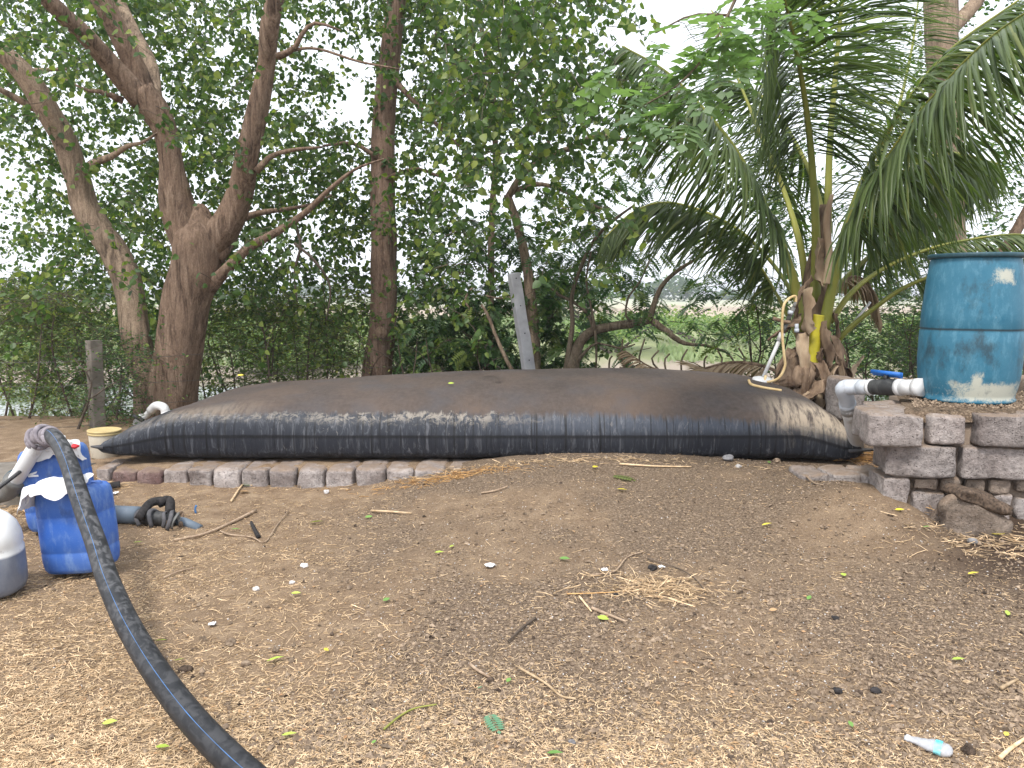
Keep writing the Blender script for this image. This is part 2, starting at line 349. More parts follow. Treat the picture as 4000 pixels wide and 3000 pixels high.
def digmat():
    m, nt, b = newmat('digester_membrane'); u = attr(nt, 'su'); s = attr(nt, 'sv')
    def uv(a, c, z=0.): return nd(nt, 'ShaderNodeCombineXYZ', X=mth(nt, 'MULTIPLY', u, a), Y=mth(nt, 'MULTIPLY', s, c), Z=z).outputs[0]
    v = obc(nt)
    streak = noise(nt, uv(24, 4.5), 1., 8, .74, .9); streak2 = noise(nt, uv(34, 11., 7.), 1., 7, .74, .6)
    blot = noise(nt, v, 1.7, 4); fine = noise(nt, v, 26, 5, .65); drip = noise(nt, uv(16, .5, 3.), 1., 4, .7)
    # lower flank
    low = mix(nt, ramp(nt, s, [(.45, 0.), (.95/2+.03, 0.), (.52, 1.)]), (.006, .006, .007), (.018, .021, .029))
    sheen = mth(nt, 'MULTIPLY', ramp(nt, mth(nt, 'MULTIPLY', s, .5), [(.495, 0.), (.54, 1.)]), ramp(nt, mth(nt, 'MULTIPLY_ADD', u, .2, .5), [(.42, .12), (.56, .8), (.85, .8), (.97, .15)]))  # bluish sky sheen on the upper flank, painted into the colour
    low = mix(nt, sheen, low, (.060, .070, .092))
    low = mix(nt, mth(nt, 'MULTIPLY', ramp(nt, streak, [(.52, 0.), (.64, 1.)]), ramp(nt, mth(nt, 'MULTIPLY', s, .5), [(.05, .35), (.5, .55), (.62, .9)])), low, (.13, .135, .15))
    sp = mth(nt, 'MULTIPLY', ramp(nt, streak2, [(.60, 0.), (.68, 1.)]), ramp(nt, noise(nt, uv(3.2, 2., 11.), 1., 3), [(.42, 0.), (.62, 1.)]))
    low = mix(nt, mth(nt, 'MULTIPLY', sp, .75), low, (.33, .30, .27))
    dk = ramp(nt, noise(nt, uv(34, 1.1, 21.), 1., 4, .6), [(.54, 0.), (.62, 1.)])
    low = mix(nt, mth(nt, 'MULTIPLY', dk, .8), low, (.006, .006, .007))
    # dusty crown
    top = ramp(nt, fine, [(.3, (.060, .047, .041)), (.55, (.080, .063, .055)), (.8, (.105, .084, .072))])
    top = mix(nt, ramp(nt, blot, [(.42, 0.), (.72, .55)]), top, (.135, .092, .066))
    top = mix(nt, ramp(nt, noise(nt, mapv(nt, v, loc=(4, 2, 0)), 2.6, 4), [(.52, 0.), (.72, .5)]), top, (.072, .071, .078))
    mot = ramp(nt, noise(nt, mapv(nt, v, loc=(9, 0, 3)), 5, 6, .7), [(.60, 0.), (.70, .35)])
    top = mix(nt, mot, top, (.048, .045, .047))
    # ragged edge of the dust: limit on sv with drips
    edge = mth(nt, 'ADD', s, mth(nt, 'ADD', mth(nt, 'MULTIPLY_ADD', drip, .22, -.11), mth(nt, 'MULTIPLY_ADD', streak2, .12, -.06)))
    lim = attr(nt, 'lim')
    t = mth(nt, 'SUBTRACT', edge, lim)
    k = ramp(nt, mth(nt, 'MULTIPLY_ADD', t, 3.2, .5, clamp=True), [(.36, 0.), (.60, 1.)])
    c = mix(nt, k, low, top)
    # cream crust at the edge of the dust
    band = ramp(nt, mth(nt, 'MULTIPLY_ADD', t, 3., .5, clamp=True), [(.02, 0.), (.30, 1.), (.44, 1.), (.54, 0.)])
    cm = mth(nt, 'MULTIPLY', band, mth(nt, 'MULTIPLY', attr(nt, 'crust'), ramp(nt, noise(nt, uv(13, 11., 31.), 1., 8, .75, .6), [(.48, 0.), (.55, 1.)])))
    c = mix(nt, mth(nt, 'MULTIPLY', cm, .7), c, (.32, .28, .23))
    endc = mth(nt, 'MULTIPLY', attr(nt, 'endc'), ramp(nt, noise(nt, uv(20, 3., 41.), 1., 6, .7, .4), [(.38, 0.), (.54, 1.)]))
    c = mix(nt, endc, c, (.40, .33, .25))
    seam = ramp(nt, mth(nt, 'ABSOLUTE', mth(nt, 'SUBTRACT', s, 1.)), [(.004, 1.), (.011, 0.)])
    c = mix(nt, mth(nt, 'MULTIPLY', seam, .8), c, (.004, .004, .005))
    ro = mix(nt, k, .5, .8)
    h = mth(nt, 'ADD', mth(nt, 'MULTIPLY', streak, .8), mth(nt, 'MULTIPLY', fine, .3))
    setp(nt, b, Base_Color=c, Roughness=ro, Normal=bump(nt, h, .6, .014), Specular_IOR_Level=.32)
    return m
M['digester'] = digmat()
def scuffed(name, base, light, dark, wear=(.5, .62), rough=.42, cream=None, creamz=None, sc=1.):
    m, nt, b = newmat(name); v = obc(nt)
    n1 = noise(nt, v, 5*sc, 5, .6); n2 = noise(nt, mapv(nt, v, (1, 1, .4)), 22*sc, 5, .7); n3 = noise(nt, mapv(nt, v, (1, 1, 2.6)), 60*sc, 4, .7)
    c = mix(nt, ramp(nt, n1, [(.35, 0.), (.7, 1.)]), base, tuple(.72*x+.28*y for x, y in zip(base, light)))
    c = mix(nt, ramp(nt, n2, [(wear[0], 0.), (wear[1]+.12, .75)]), c, light)
    c = mix(nt, ramp(nt, n3, [(.6, 0.), (.75, .35)]), c, light)
    c = mix(nt, ramp(nt, noise(nt, mapv(nt, v, (1, 1, .6), (5, 5, 5)), 6*sc, 6, .7), [(.58, 0.), (.70, .65)]), c, dark)
    if cream: c = cream(nt, v, c)
    setp(nt, b, Base_Color=c, Roughness=mix(nt, n2, rough-.05, rough+.2), Normal=bump(nt, n3, .15, .003), Specular_IOR_Level=.4)
    return m
M['can'] = scuffed('blue_can_plastic', (.028, .11, .43), (.20, .31, .53), (.03, .05, .13), (.50, .64))
def creamfn(nt, v, c):
    s = nd(nt, 'ShaderNodeSeparateXYZ', Vector=v); z = s.outputs[2]; x = s.outputs[0]
    n = mth(nt, 'MULTIPLY_ADD', noise(nt, mapv(nt, v, (1, 1, .8)), 11, 8, .85, .3), .6, mth(nt, 'MULTIPLY', noise(nt, mapv(nt, v, (1, 1, .7), (4, 4, 4)), 38, 7, .9), .4))
    def patch(zc, zh, xc, xh, th):
        a = mth(nt, 'ABSOLUTE', mth(nt, 'DIVIDE', mth(nt, 'SUBTRACT', z, zc), zh)); bb = mth(nt, 'ABSOLUTE', mth(nt, 'DIVIDE', mth(nt, 'SUBTRACT', x, xc), xh))
        g = mth(nt, 'SUBTRACT', 1., mth(nt, 'MAXIMUM', a, bb)); g = mth(nt, 'MAXIMUM', g, 0.)
        return ramp(nt, mth(nt, 'ADD', mth(nt, 'MULTIPLY', g, .30), mth(nt, 'MULTIPLY', n, .8)), [(th, 0.), (th+.09, 1.)])
    k = mth(nt, 'MAXIMUM', patch(.785, .085, .03, .13, .535), mth(nt, 'MAXIMUM', patch(.075, .085, .0, .32, .475), patch(.13, .10, -.10, .05, .50)))
    front = ramp(nt, s.outputs[1], [(.0, 1.), (.02, 0.)])
    c = mix(nt, mth(nt, 'MULTIPLY', k, mth(nt, 'MULTIPLY', front, .85)), c, (.50, .49, .40))
    d = mth(nt, 'MAXIMUM', mth(nt, 'MAXIMUM', 0., 0.), ramp(nt, mth(nt, 'ADD', noise(nt, mapv(nt, v, (1, 1, .5), (2, 0, 0)), 7, 7, .75), mth(nt, 'MULTIPLY', ramp(nt, mth(nt, 'ABSOLUTE', mth(nt, 'SUBTRACT', z, .34)), [(.0, 1.), (.16, 0.)]), .13)), [(.57, 0.), (.72, .85)]))
    c = mix(nt, d, c, (.022, .050, .068))
    line = ramp(nt, mth(nt, 'ABSOLUTE', mth(nt, 'SUBTRACT', z, mth(nt, 'MULTIPLY_ADD', noise(nt, v, 4), .012, .452))), [(.0035, .85), (.009, 0.)])
    return mix(nt, line, c, (.02, .03, .035))
M['drum'] = scuffed('drum_plastic', (.016, .120, .195), (.12, .28, .37), (.015, .05, .07), (.50, .66), .45, creamfn)
M['drum_rim'] = scuffed('drum_rim_plastic', (.012, .045, .06), (.05, .12, .15), (.01, .02, .03))
M['pvc'] = scuffed('pvc_white', (.62, .62, .62), (.74, .74, .74), (.28, .24, .19), (.55, .7), .4)
M['pvc_grey'] = scuffed('pvc_grey', (.50, .53, .58), (.62, .65, .68), (.25, .24, .22), (.55, .7), .35)
M['pvc_blue_grey'] = scuffed('pipe_blue_grey', (.11, .145, .185), (.20, .23, .27), (.10, .08, .06), (.55, .7), .5)
M['valve_black'] = scuffed('valve_black', (.020, .021, .023), (.12, .12, .115), (.008, .008, .008), (.48, .62), .5)
M['valve_blue'] = scuffed('valve_handle_blue', (.012, .13, .48), (.07, .22, .55), (.01, .04, .12))
M['hose_grey'] = scuffed('fitting_grey', (.12, .12, .115), (.22, .21, .19), (.03, .03, .03))
M['cream_hose'] = simple('cream_hose', (.52, .36, .16), (.72, .55, .30), 12, .5, 40, .1, .001)
M['bucket'] = scuffed('bucket_plastic', (.56, .50, .40), (.68, .64, .55), (.34, .27, .19), (.5, .66), .5)
M['bucket_rim'] = scuffed('bucket_rim_plastic', (.50, .38, .17), (.60, .50, .28), (.34, .2, .08))
M['cap_red'] = simple('red_cap', (.50, .02, .03), (.62, .04, .05), 10, .4)
M['rag'] = simple('white_rag', (.66, .65, .64), (.80, .79, .80), 9, .85, 26, .5, .006, var=.05)
M['wrap'] = simple('cloth_wrap', (.17, .15, .165), (.30, .27, .29), 22, .95, 90, .8, .006)
M['sock'] = simple('rubber_strap', (.045, .045, .05), (.11, .105, .11), 18, .8, 60, .5, .004)
M['cyan_label'] = simple('cyan_label', (.10, .52, .62), (.35, .72, .78), 30, .4, 40, .2, .002)
M['white_print'] = simple('white_print', (.75, .78, .82), (.85, .86, .9), 10, .5)
def hosemat():
    m, nt, b = newmat('dusty_black_hose'); u = attr(nt, 'hu'); a = attr(nt, 'ha')
    v = nd(nt, 'ShaderNodeCombineXYZ', X=mth(nt, 'MULTIPLY', u, 62.), Y=mth(nt, 'MULTIPLY', mth(nt, 'SINE', a), 1.1), Z=mth(nt, 'MULTIPLY', mth(nt, 'COSINE', a), 1.1)).outputs[0]
    n = noise(nt, v, 1., 5, .6, 1.2); fine = noise(nt, obc(nt), 90, 3)
    k = mth(nt, 'MULTIPLY', ramp(nt, n, [(.46, 0.), (.60, .85)]), ramp(nt, u, [(0., 1.), (.45, .9), (.75, .35), (1., .18)]))
    left = ramp(nt, mth(nt, 'SINE', a), [(.0, .4), (.9, 1.)])
    k = mth(nt, 'MULTIPLY', k, mth(nt, 'ADD', .55, mth(nt, 'MULTIPLY', mth(nt, 'ABSOLUTE', mth(nt, 'SINE', a)), .45)))
    c = mix(nt, k, (.010, .011, .013), (.125, .125, .13))
    c = mix(nt, mth(nt, 'MULTIPLY', fine, .25), c, (.07, .07, .075))
    setp(nt, b, Base_Color=c, Roughness=mix(nt, k, .5, .9), Specular_IOR_Level=.3, Normal=bump(nt, n, .2, .003))
    return m
M['hose'] = hosemat()
M['stripe'] = simple('blue_stripe', (.05, .10, .20), (.07, .20, .46), 9, .6)
def jugmat():
    m, nt, b = newmat('jug_plastic'); v = obc(nt); z = nd(nt, 'ShaderNodeSeparateXYZ', Vector=v).outputs[2]
    n = noise(nt, v, 7, 5); lev = mth(nt, 'ADD', z, mth(nt, 'MULTIPLY', n, .012))
    k = ramp(nt, lev, [(.196, 1.), (.208, 0.)])
    c = mix(nt, ramp(nt, n, [(.35, 0.), (.7, 1.)]), (.68, .69, .68), (.78, .79, .80))
    liq = mix(nt, ramp(nt, noise(nt, mapv(nt, v, (1, 1, .5)), 14, 5, .7), [(.4, 0.), (.7, 1.)]), (.13, .15, .20), (.20, .215, .25))
    c = mix(nt, k, c, liq)
    d = ramp(nt, noise(nt, mapv(nt, v, loc=(3, 3, 3)), 10, 5, .7), [(.62, 0.), (.68, .7)])
    c = mix(nt, mth(nt, 'MULTIPLY', d, ramp(nt, mth(nt, 'ABSOLUTE', mth(nt, 'SUBTRACT', z, .2)), [(.01, 1.), (.06, 0.)])), c, (.20, .13, .09))
    setp(nt, b, Base_Color=c, Roughness=.35, Subsurface_Weight=.15, Subsurface_Radius=(.03, .03, .03))
    return m
M['jug'] = jugmat()
m, nt, b = newmat('river_water'); v = obc(nt)
setp(nt, b, Base_Color=(.10, .115, .085), Roughness=.06, Specular_IOR_Level=.9, Normal=bump(nt, noise(nt, mapv(nt, v, (1, .35, 1)), 1.6, 3), .06, .05)); M['water'] = m
m, nt, b = newmat('bottle_plastic'); setp(nt, b, Base_Color=(.60, .62, .66), Roughness=.3, Alpha=.75, Transmission_Weight=.25); M['bottle'] = m
m, nt, b = newmat('far_tree'); setp(nt, b, Base_Color=(.12, .17, .12), Roughness=.9); M['fartree'] = m

# ------------------------------------------------------------------ ground, river, far bank
def gz(x, y):
    x = np.asarray(x, float); y = np.asarray(y, float)
    plat = .125*sstep(5.78, 5.86, y)                                   # earth bed behind the block edging
    mh = np.interp(x, [-1.35, -1.0, -.6, -.2, .3, .9, 1.6, 2.2, 2.9], [0, .03, .10, .165, .205, .21, .175, .125, .07])
    mound = mh*sstep(3.5+.25*np.sin(x*1.3), 5.7, y)*(1-.6*sstep(5.95, 6.3, y))
    leftb = .10*sstep(-2.1, -2.7, x)*sstep(5.5, 6.1, y)
    z = np.maximum(np.maximum(plat, mound), leftb)
    z = z + .05*sstep(-1.9, -2.6, x)*0
    z = z + .035*fbm(p3(x*.55, y*.55), 3, 3)*(1-sstep(5.4, 5.9, y))*sstep(1.0, 3.0, y)
    wall = sstep(1.9, 2.3, x); z = z + .20*np.exp(-((x-2.24)/np.where(x > 2.24, .30, .42))**2-((y-4.72)/np.where(y > 4.72, .45, .55))**2)+.055*sstep(2.5, 3., x)*sstep(3.6, 4.5, y)
    near = (y < 9.5) & (np.abs(x) < 9)
    z = z + np.where(near, .007*fbm(p3(x*9, y*9), 3, 5), 0)
    y0 = 8.9-.75*sstep(-1.2, -2.2, x)-.5*sstep(2.6, 3.4, x)
    fall = -3.3*sstep(y0, y0+6.5, y) + np.where(y > 8.6, .18*fbm(p3(x*.6, y*.6), 3, 8)*sstep(8.6, 10, y), 0)
    rise = .9*sstep(31, 35., y)+.15*sstep(35, 38.5, y)+1.55*sstep(38, 60., y)*1. + .35*sstep(60, 90, y)
    z = z + fall + rise + np.where(y > 33, .25*fbm(p3(x*.15, y*.15), 3, 9)*sstep(33, 38, y)*(1-sstep(90, 120, y)), 0)
    return z
def ground():
    xs = np.concatenate([-np.geomspace(900, 6.1, 34), np.arange(-6, 6.001, .035), np.geomspace(6.1, 900, 34)])
    ys = np.concatenate([[-40, -12, -4, -1, .5], np.arange(1.2, 6.6, .033), np.arange(6.6, 9.6, .09), np.arange(9.7, 20, .4), np.arange(20.5, 66, 1.6), np.geomspace(68, 1600, 26)])
    X, Y = np.meshgrid(xs, ys); Z = gz(X, Y)
    nx, ny = len(xs), len(ys); i = np.arange(ny-1)[:, None]*nx; j = np.arange(nx-1)[None]
    F = np.stack([i+j, i+j+1, i+nx+j+1, i+nx+j], -1).reshape(-1, 4)
    P = p3(X, Y)
    wet = sstep(2.0, 2.9, X+.35*fbm(P*1.3, 3, 21))*sstep(3.3, 3.9, Y)*(1-sstep(5.2, 5.7, Y))*.85
    wet = np.minimum(wet*1.1, .95); wet = np.maximum(wet, .55*sstep(.2, .5, fbm(P*1.1, 4, 31))*sstep(2.2, 3.4, X)*(Y < 4))
    grav = sstep(-1.6, -.5, X+.4*fbm(P, 3, 41))*sstep(2.3, 2.9, Y+.4*fbm(P, 3, 43)+.25*np.maximum(X, 0))
    grav = grav*(1-.7*sstep(.05, .45, fbm(P*.9, 3, 45)))
    mb = MB(); mb.add(np.stack([X, Y, Z], -1).reshape(-1, 3), F, .5)
    return tag(mb.build('ground', M['ground'], attrs={'wet': wet.ravel(), 'gravel': grav.ravel()}), 'dry brown earth yard strewn with straw and crumbs', None, None, 'structure')
ground()
mb = MB(); mb.add([(-300, 9, -2.45), (300, 9, -2.45), (300, 60, -2.45), (-300, 60, -2.45)], np.array([[0, 1, 2, 3]]))
tag(mb.build('river', M['water']), 'still river beyond the bank', None, None, 'structure')

# ------------------------------------------------------------------ leaf templates
def peepal_leaf():      # heart shape with drip tip, folded on the midrib
    V = np.array([(0, 0, 0), (.18, .36, .07), (.55, .33, .05), (1.0, 0, -.06), (.55, -.33, .05), (.18, -.36, .07), (.5, 0, -.02)])
    return V, [np.array([(0, 6, 2, 1), (0, 5, 4, 6)]), np.array([(6, 3, 2), (6, 4, 3)])]
def small_leaf():
    V = np.array([(0, 0, 0), (.5, .25, .05), (1, 0, 0), (.5, -.25, .05)])
    return V, [np.array([(0, 2, 1), (0, 3, 2)])]
def pinnate(n=7, w=.085, l=.36, curve=.35):
    V, F = [], []
    def strip(p, q, ww, up):
        b = len(V); p = np.array(p); q = np.array(q); s = np.cross(q-p, (0, 0, 1.)); s = s/(np.linalg.norm(s)+1e-9)*ww; m = p*.55+q*.45+np.array((0, 0, up))
        V.extend([p, m+s, q, m-s]); F.append((b, b+1, b+2)); F.append((b, b+2, b+3))
    for k in range(n+1):
        t = .12+.84*k/n; p = (t, 0, -curve*t*t); ll = l*math.sin(math.pi*(.22+.62*t))
        if k == n: strip(p, (t+ll*.8, 0, -curve*(t+.2)**2-.05), w*.9, .0); break
        for s in (1, -1): strip(p, (t+ll*.38, s*ll*.92, p[2]-.10*ll-.04), w*.9, .02)
    b = len(V); V.extend([(0, -.008, 0), (0, .008, 0), (.55, .006, -curve*.3), (1, 0, -curve), (.55, -.006, -curve*.3)]); F.extend([(b, b+4, b+2), (b, b+2, b+1), (b+4, b+3, b+2)])
    return np.array(V, float), [np.array(F)]
PEE, SML, PIN, PIN2 = peepal_leaf(), small_leaf(), pinnate(), pinnate(4, .15, .42, .3)

def add_twigs(mb_t, mb_l, starts, L, kind, ls, nleaf, droop=.8, tw=.004, spread=1., collect=None):
    """drooping twigs from the start points, leaves along them"""
    n = len(starts); K = 5
    if n == 0: return
    d = rdir(n, rng.uniform(-.5, .35, n)); L = L*rng.uniform(.6, 1.3, n)
    t = np.linspace(0, 1, K)
    P = starts[:, None]+(d[:, None]*t[None, :, None])*L[:, None, None]
    P[..., 2] -= droop*L[:, None]*t[None]**2*.7
    P += rng.normal(0, .02, P.shape)*t[None, :, None]
    # twig prisms
    T = np.gradient(P, axis=1); T /= np.linalg.norm(T, axis=2, keepdims=True)
    U = np.cross(T, (0.31, .2, .93)); U /= np.linalg.norm(U, axis=2, keepdims=True); B = np.cross(T, U)
    r = tw*(1-.75*t)[None, :, None, None]
    a = np.array([0, 2.09, 4.19])
    ring = P[:, :, None]+r*(np.cos(a)[None, None, :, None]*U[:, :, None]+np.sin(a)[None, None, :, None]*B[:, :, None])
    i = (np.arange(n)[:, None, None]*K*3+np.arange(K-1)[None, :, None]*3); j = np.arange(3)[None, None]; k = (j+1) % 3
    F = np.stack([i+j, i+k, i+3+k, i+3+j], -1).reshape(-1, 4)
    mb_t.add(ring.reshape(-1, 3), F, np.repeat(rng.random(n), K*3))
    # leaves
    m = n*nleaf; ti = np.repeat(np.arange(n), nleaf); tt = rng.uniform(.12, 1.02, m)
    f = np.clip(tt*(K-1), 0, K-1.001); q = f.astype(int); w = (f-q)[:, None]
    pos = P[ti, q]*(1-w)+P[ti, q+1]*w
    if kind == 'peepal':
        pos = pos+rng.normal(0, .035*spread, pos.shape)
        X = rdir(m, rng.uniform(-1.7, .1, m)); Nn = rdir(m, rng.uniform(.1, 1.2, m)); tp = PEE; S = ls*rng.uniform(.6, 1.2, m)
    elif kind in ('pinnate', 'broad'):
        X = rdir(m, rng.uniform(-.8, .25, m)); Nn = np.tile((0, 0, 1.), (m, 1))+rng.normal(0, .25, (m, 3)); tp = PIN if kind == 'pinnate' else PIN2; S = ls*rng.uniform(.6, 1.15, m)
    else:
        pos = pos+rng.normal(0, .03*spread, pos.shape)
        X = rdir(m, rng.uniform(-.8, .6, m)); Nn = rdir(m, rng.uniform(.2, 1.6, m)); tp = SML; S = ls*rng.uniform(.5, 1.2, m)
    R = basis(X, Nn); rn = rng.random(m)
    if collect is not None:
        cnt, lst = collect
        dist = np.linalg.norm(pos-np.array((0, 0, CAM_H)), axis=1)/S
        px = F_PX*pos[:, 0]/pos[:, 1]+2000; pyv = 1500-F_PX*np.tan(np.arctan2(pos[:, 2]-CAM_H, pos[:, 1])+PITCH)
        ok = (px > 30) & (px < 3970) & (pyv > 20)
        o = np.argsort(np.where(ok, dist, 1e9))[:cnt]
        for q in o: lst.append((pos[q], R[q], S[q], rn[q]))
        keep = np.ones(m, bool); keep[o] = False
        pos, R, S, rn = pos[keep], R[keep], S[keep], rn[keep]
    mb_l.add(*scatter(tp[0], tp[1], pos, R, S, rn))
def leaf_objects(lst, tp, mat, parent, name='leaf'):
    me = [None]*4
    for k in range(4):
        q = MB(); q.add(tp[0], tp[1], (k+.5)/4); me[k] = q.mesh(name, mat)
    for pos, R, S, rn in lst:
        o = bpy.data.objects.new(name, me[int(rn*3.99)]); COL.objects.link(o); o.parent = parent
        mt = Matrix(R.tolist()).to_4x4(); S3 = np.broadcast_to(S, (3,))
        p = Vector(pos.tolist())-Vector(parent.location)
        o.matrix_local = Matrix.Translation(p) @ mt @ Matrix.Diagonal((float(S3[0]), float(S3[1]), float(S3[2]), 1))
def cells(rows, x0, y0, dx, dy, dr, c0=0, c1=99, dens=1.):
    """random points behind the cells of a text grid of densities"""
    out = []
    for r, row in enumerate(rows):
        for c, ch in enumerate(row):
            if not (c0 <= c < c1) or ch in ' .0': continue
            n = rng.poisson(int(ch)**1.35*dens)
            for _ in range(n):
                d = rng.uniform(*dr); out.append(W(x0+(c+rng.uniform(-.15, 1.15))*dx, y0+(r+rng.uniform(-.15, 1.15))*dy, d))
    out = np.array(out).reshape(-1, 3); v = np.ones(len(out), bool); X = 2000+F_PX*out[:, 0]/out[:, 1]; Yp = 1500-F_PX*np.tan(np.arctan2(out[:, 2]-CAM_H, out[:, 1])+PITCH)
    # nothing grows in front of the leaning post, the lower trunks or the limb above the bag
    for xa, xb, ya, yb, dm, pr_ in ((1820, 2230, 860, 1600, 9.0, 1.), (1880, 2120, 640, 900, 8.9, .8), (560, 900, 620, 1600, 8.5, .95), (900, 1120, 150, 800, 8.3, .7), (1390, 1590, 950, 1600, 9.6, .97), (1390, 1590, 300, 950, 9.4, .6), (300, 3400, 1290, 1700, 8.6, 1.), (2150, 2900, 500, 1300, 8.9, .5), (430, 620, 1000, 1600, 8.6, .8), (2150, 3000, 1050, 1600, 8.0, .6), (900, 1400, 1250, 1600, 20, .4)):
        v &= ~((X > xa) & (X < xb) & (Yp > ya) & (Yp < yb) & (out[:, 1] < dm) & (rng.random(len(out)) < pr_))
    return out[v]

def barkr(seed, amp=.06, fl=5, knots=()):
    def f(t, a, P):
        n = P.shape[0]; q = np.stack([np.cos(a)*1.5+0*t, np.sin(a)*1.5+0*t, P[:, 2:3]*1.1+0*a], -1)
        r = 1+amp*fbm(q*1.4+seed, 4, seed)+amp*.35*np.sin(a*fl+seed+P[:, 2:3]*1.3)
        q2 = np.stack([np.cos(a)*6+0*t, np.sin(a)*6+0*t, P[:, 2:3]*3.5+0*a], -1)
        return r+amp*.35*fbm(q2, 3, seed+5)
    return f
def limb(pts, mat, parent, name='branch', seg=14, n=None, seed=1, amp=.06, wob=.35):
    """pts: (px, py, d, width in photo pixels)"""
    P = np.array([W(a, b_, d) for a, b_, d, w in pts]); R = np.array([w/F_PX*d/2 for a, b_, d, w in pts])
    L = np.linalg.norm(np.diff(P, axis=0), axis=1).sum(); n = n or max(6, int(L/.09))
    PR = spline(np.hstack([P, R[:, None]]), n); Pp, Rr = PR[:, :3], np.maximum(PR[:, 3], .003)
    if Rr.max() > .03: Pp = Pp+np.stack([fbm(Pp*1.7+seed, 2, seed), fbm(Pp*1.7+seed, 2, seed+3), 0*Rr], -1)*Rr[:, None]*wob
    mb = MB(); mb.add(*tube(Pp, Rr, seg, True, barkr(seed, amp) if seg > 8 else None), rnd=rng.random())
    return mb.build(name, M[mat], parent)

GRID = [
 "766555666888877",
 "777665666899988",
 "876666544899997",
 "665567441589998",
 "655568451489998",
 "556578786578887",
 "555578788777785",
 "656767888667764",
 "677767788567763",
 "888877766555652",
 "777655566654431",
 "444333344332210"]
# --- big forked tree
t1 = thing('peepal_tree', 'massive forked tree with brown furrowed trunk and large limbs behind left end of black bag', 'tree', W(675, 1610, 8.3))
limb([(662, 1680, 8.3, 215), (668, 1580, 8.3, 192), (690, 1400, 8.3, 180), (725, 1200, 8.3, 170), (755, 1050, 8.3, 178), (770, 930, 8.3, 190), (775, 860, 8.3, 110), (778, 815, 8.3, 66), (780, 795, 8.3, 26)], 'bark', t1, 'trunk', 40, 60, 2, .075, .10)
limb([(752, 1000, 8.3, 150), (722, 870, 8.3, 142), (698, 760, 8.27, 122), (668, 650, 8.25, 90), (640, 520, 8.2, 86), (590, 420, 8.15, 110), (545, 350, 8.1, 105)], 'bark', t1, 'limb', 28, seed=3)
limb([(570, 400, 8.15, 90), (500, 320, 8.0, 82), (400, 215, 7.8, 72), (300, 110, 7.6, 68), (195, 10, 7.4, 62), (80, -130, 7.2, 55)], 'bark', t1, 'limb', 24, seed=4)
limb([(585, 400, 8.15, 90), (545, 280, 8.1, 80), (480, 150, 8.0, 72), (415, 30, 7.9, 70), (340, -120, 7.8, 60)], 'bark', t1, 'limb', 24, seed=5)
limb([(600, 380, 8.2, 60), (590, 260, 8.35, 48), (530, 130, 8.5, 44), (465, 0, 8.7, 42), (430, -120, 8.8, 36)], 'bark_pale', t1, 'limb', 20, seed=6)
limb([(815, 960, 8.3, 130), (880, 870, 8.25, 115), (930, 730, 8.2, 96), (960, 600, 8.1, 82), (1000, 430, 8.05, 78), (1035, 260, 8.0, 66), (1060, 100, 7.9, 70), (1100, -80, 7.8, 58)], 'bark', t1, 'limb', 30, seed=7)
limb([(810, 1130, 8.3, 60), (870, 1060, 8.2, 46), (960, 975, 8.1, 36), (1080, 905, 8.0, 30), (1190, 830, 7.9, 24), (1290, 735, 7.8, 17), (1390, 660, 7.8, 11), (1500, 620, 7.8, 6)], 'bark', t1, 'branch', 14, seed=8)
limb([(850, 1010, 8.3, 60), (905, 930, 8.4, 44), (940, 860, 8.5, 30), (1020, 830, 8.6, 22), (1130, 815, 8.7, 15), (1240, 790, 8.7, 9), (1330, 740, 8.7, 4)], 'bark', t1, 'branch', 12, seed=9)
limb([(1000, 670, 8.1, 30), (1060, 610, 8.1, 20), (1150, 585, 8.1, 15), (1260, 575, 8.2, 9)], 'bark', t1, 'branch', 8)
limb([(1090, 220, 7.9, 30), (1150, 190, 7.8, 20), (1190, 120, 7.8, 16), (1240, 90, 7.8, 12), (1330, 120, 7.8, 8)], 'bark', t1, 'branch', 8)
limb([(1100, 210, 7.9, 16), (1180, 190, 7.8, 12), (1260, 195, 7.7, 10), (1400, 240, 7.6, 9), (1560, 270, 7.6, 6)], 'bark', t1, 'branch', 8)
limb([(480, 395, 8.1, 30), (400, 360, 8.0, 18), (330, 350, 7.9, 11), (240, 300, 7.9, 5)], 'bark', t1, 'branch', 8)
limb([(1150, 870, 8.0, 14), (1175, 960, 8.0, 12), (1150, 1060, 8.0, 9), (1160, 1180, 8., 5)], 'twig', t1, 'branch', 6)
limb([(1150, 950, 8.0, 12), (1230, 1020, 8.0, 11), (1290, 1120, 8., 8), (1275, 1250, 8., 5)], 'twig', t1, 'branch', 6)
# --- leaning tree
t2 = thing('leaning_tree', 'slimmer pale-barked tree leaning left out of the base of the forked tree', 'tree', W(590, 1640, 8.4))
limb([(585, 1700, 8.4, 110), (578, 1600, 8.45, 100), (560, 1450, 8.5, 105), (540, 1330, 8.55, 112), (515, 1180, 8.6, 104), (460, 1030, 8.6, 108), (390, 900, 8.6, 100), (330, 800, 8.55, 96), (300, 700, 8.5, 90), (255, 560, 8.4, 84), (200, 450, 8.3, 82), (130, 340, 8.2, 80), (60, 250, 8.1, 72), (-60, 150, 8., 60)], 'bark_pale', t2, 'trunk', 30, 90, 12, .07)
limb([(310, 680, 8.5, 40), (370, 635, 8.4, 30), (440, 610, 8.3, 24), (500, 570, 8.2, 18), (560, 555, 8.1, 12), (640, 500, 8.1, 5)], 'bark_pale', t2, 'branch', 12, seed=13)
limb([(150, 430, 8.3, 34), (90, 400, 8.2, 26), (20, 360, 8.1, 22), (-40, 330, 8., 18)], 'bark_pale', t2, 'branch', 10, seed=14)
limb([(90, 290, 8.2, 30), (150, 275, 8.3, 18), (260, 270, 8.4, 10)], 'bark_pale', t2, 'branch', 8)
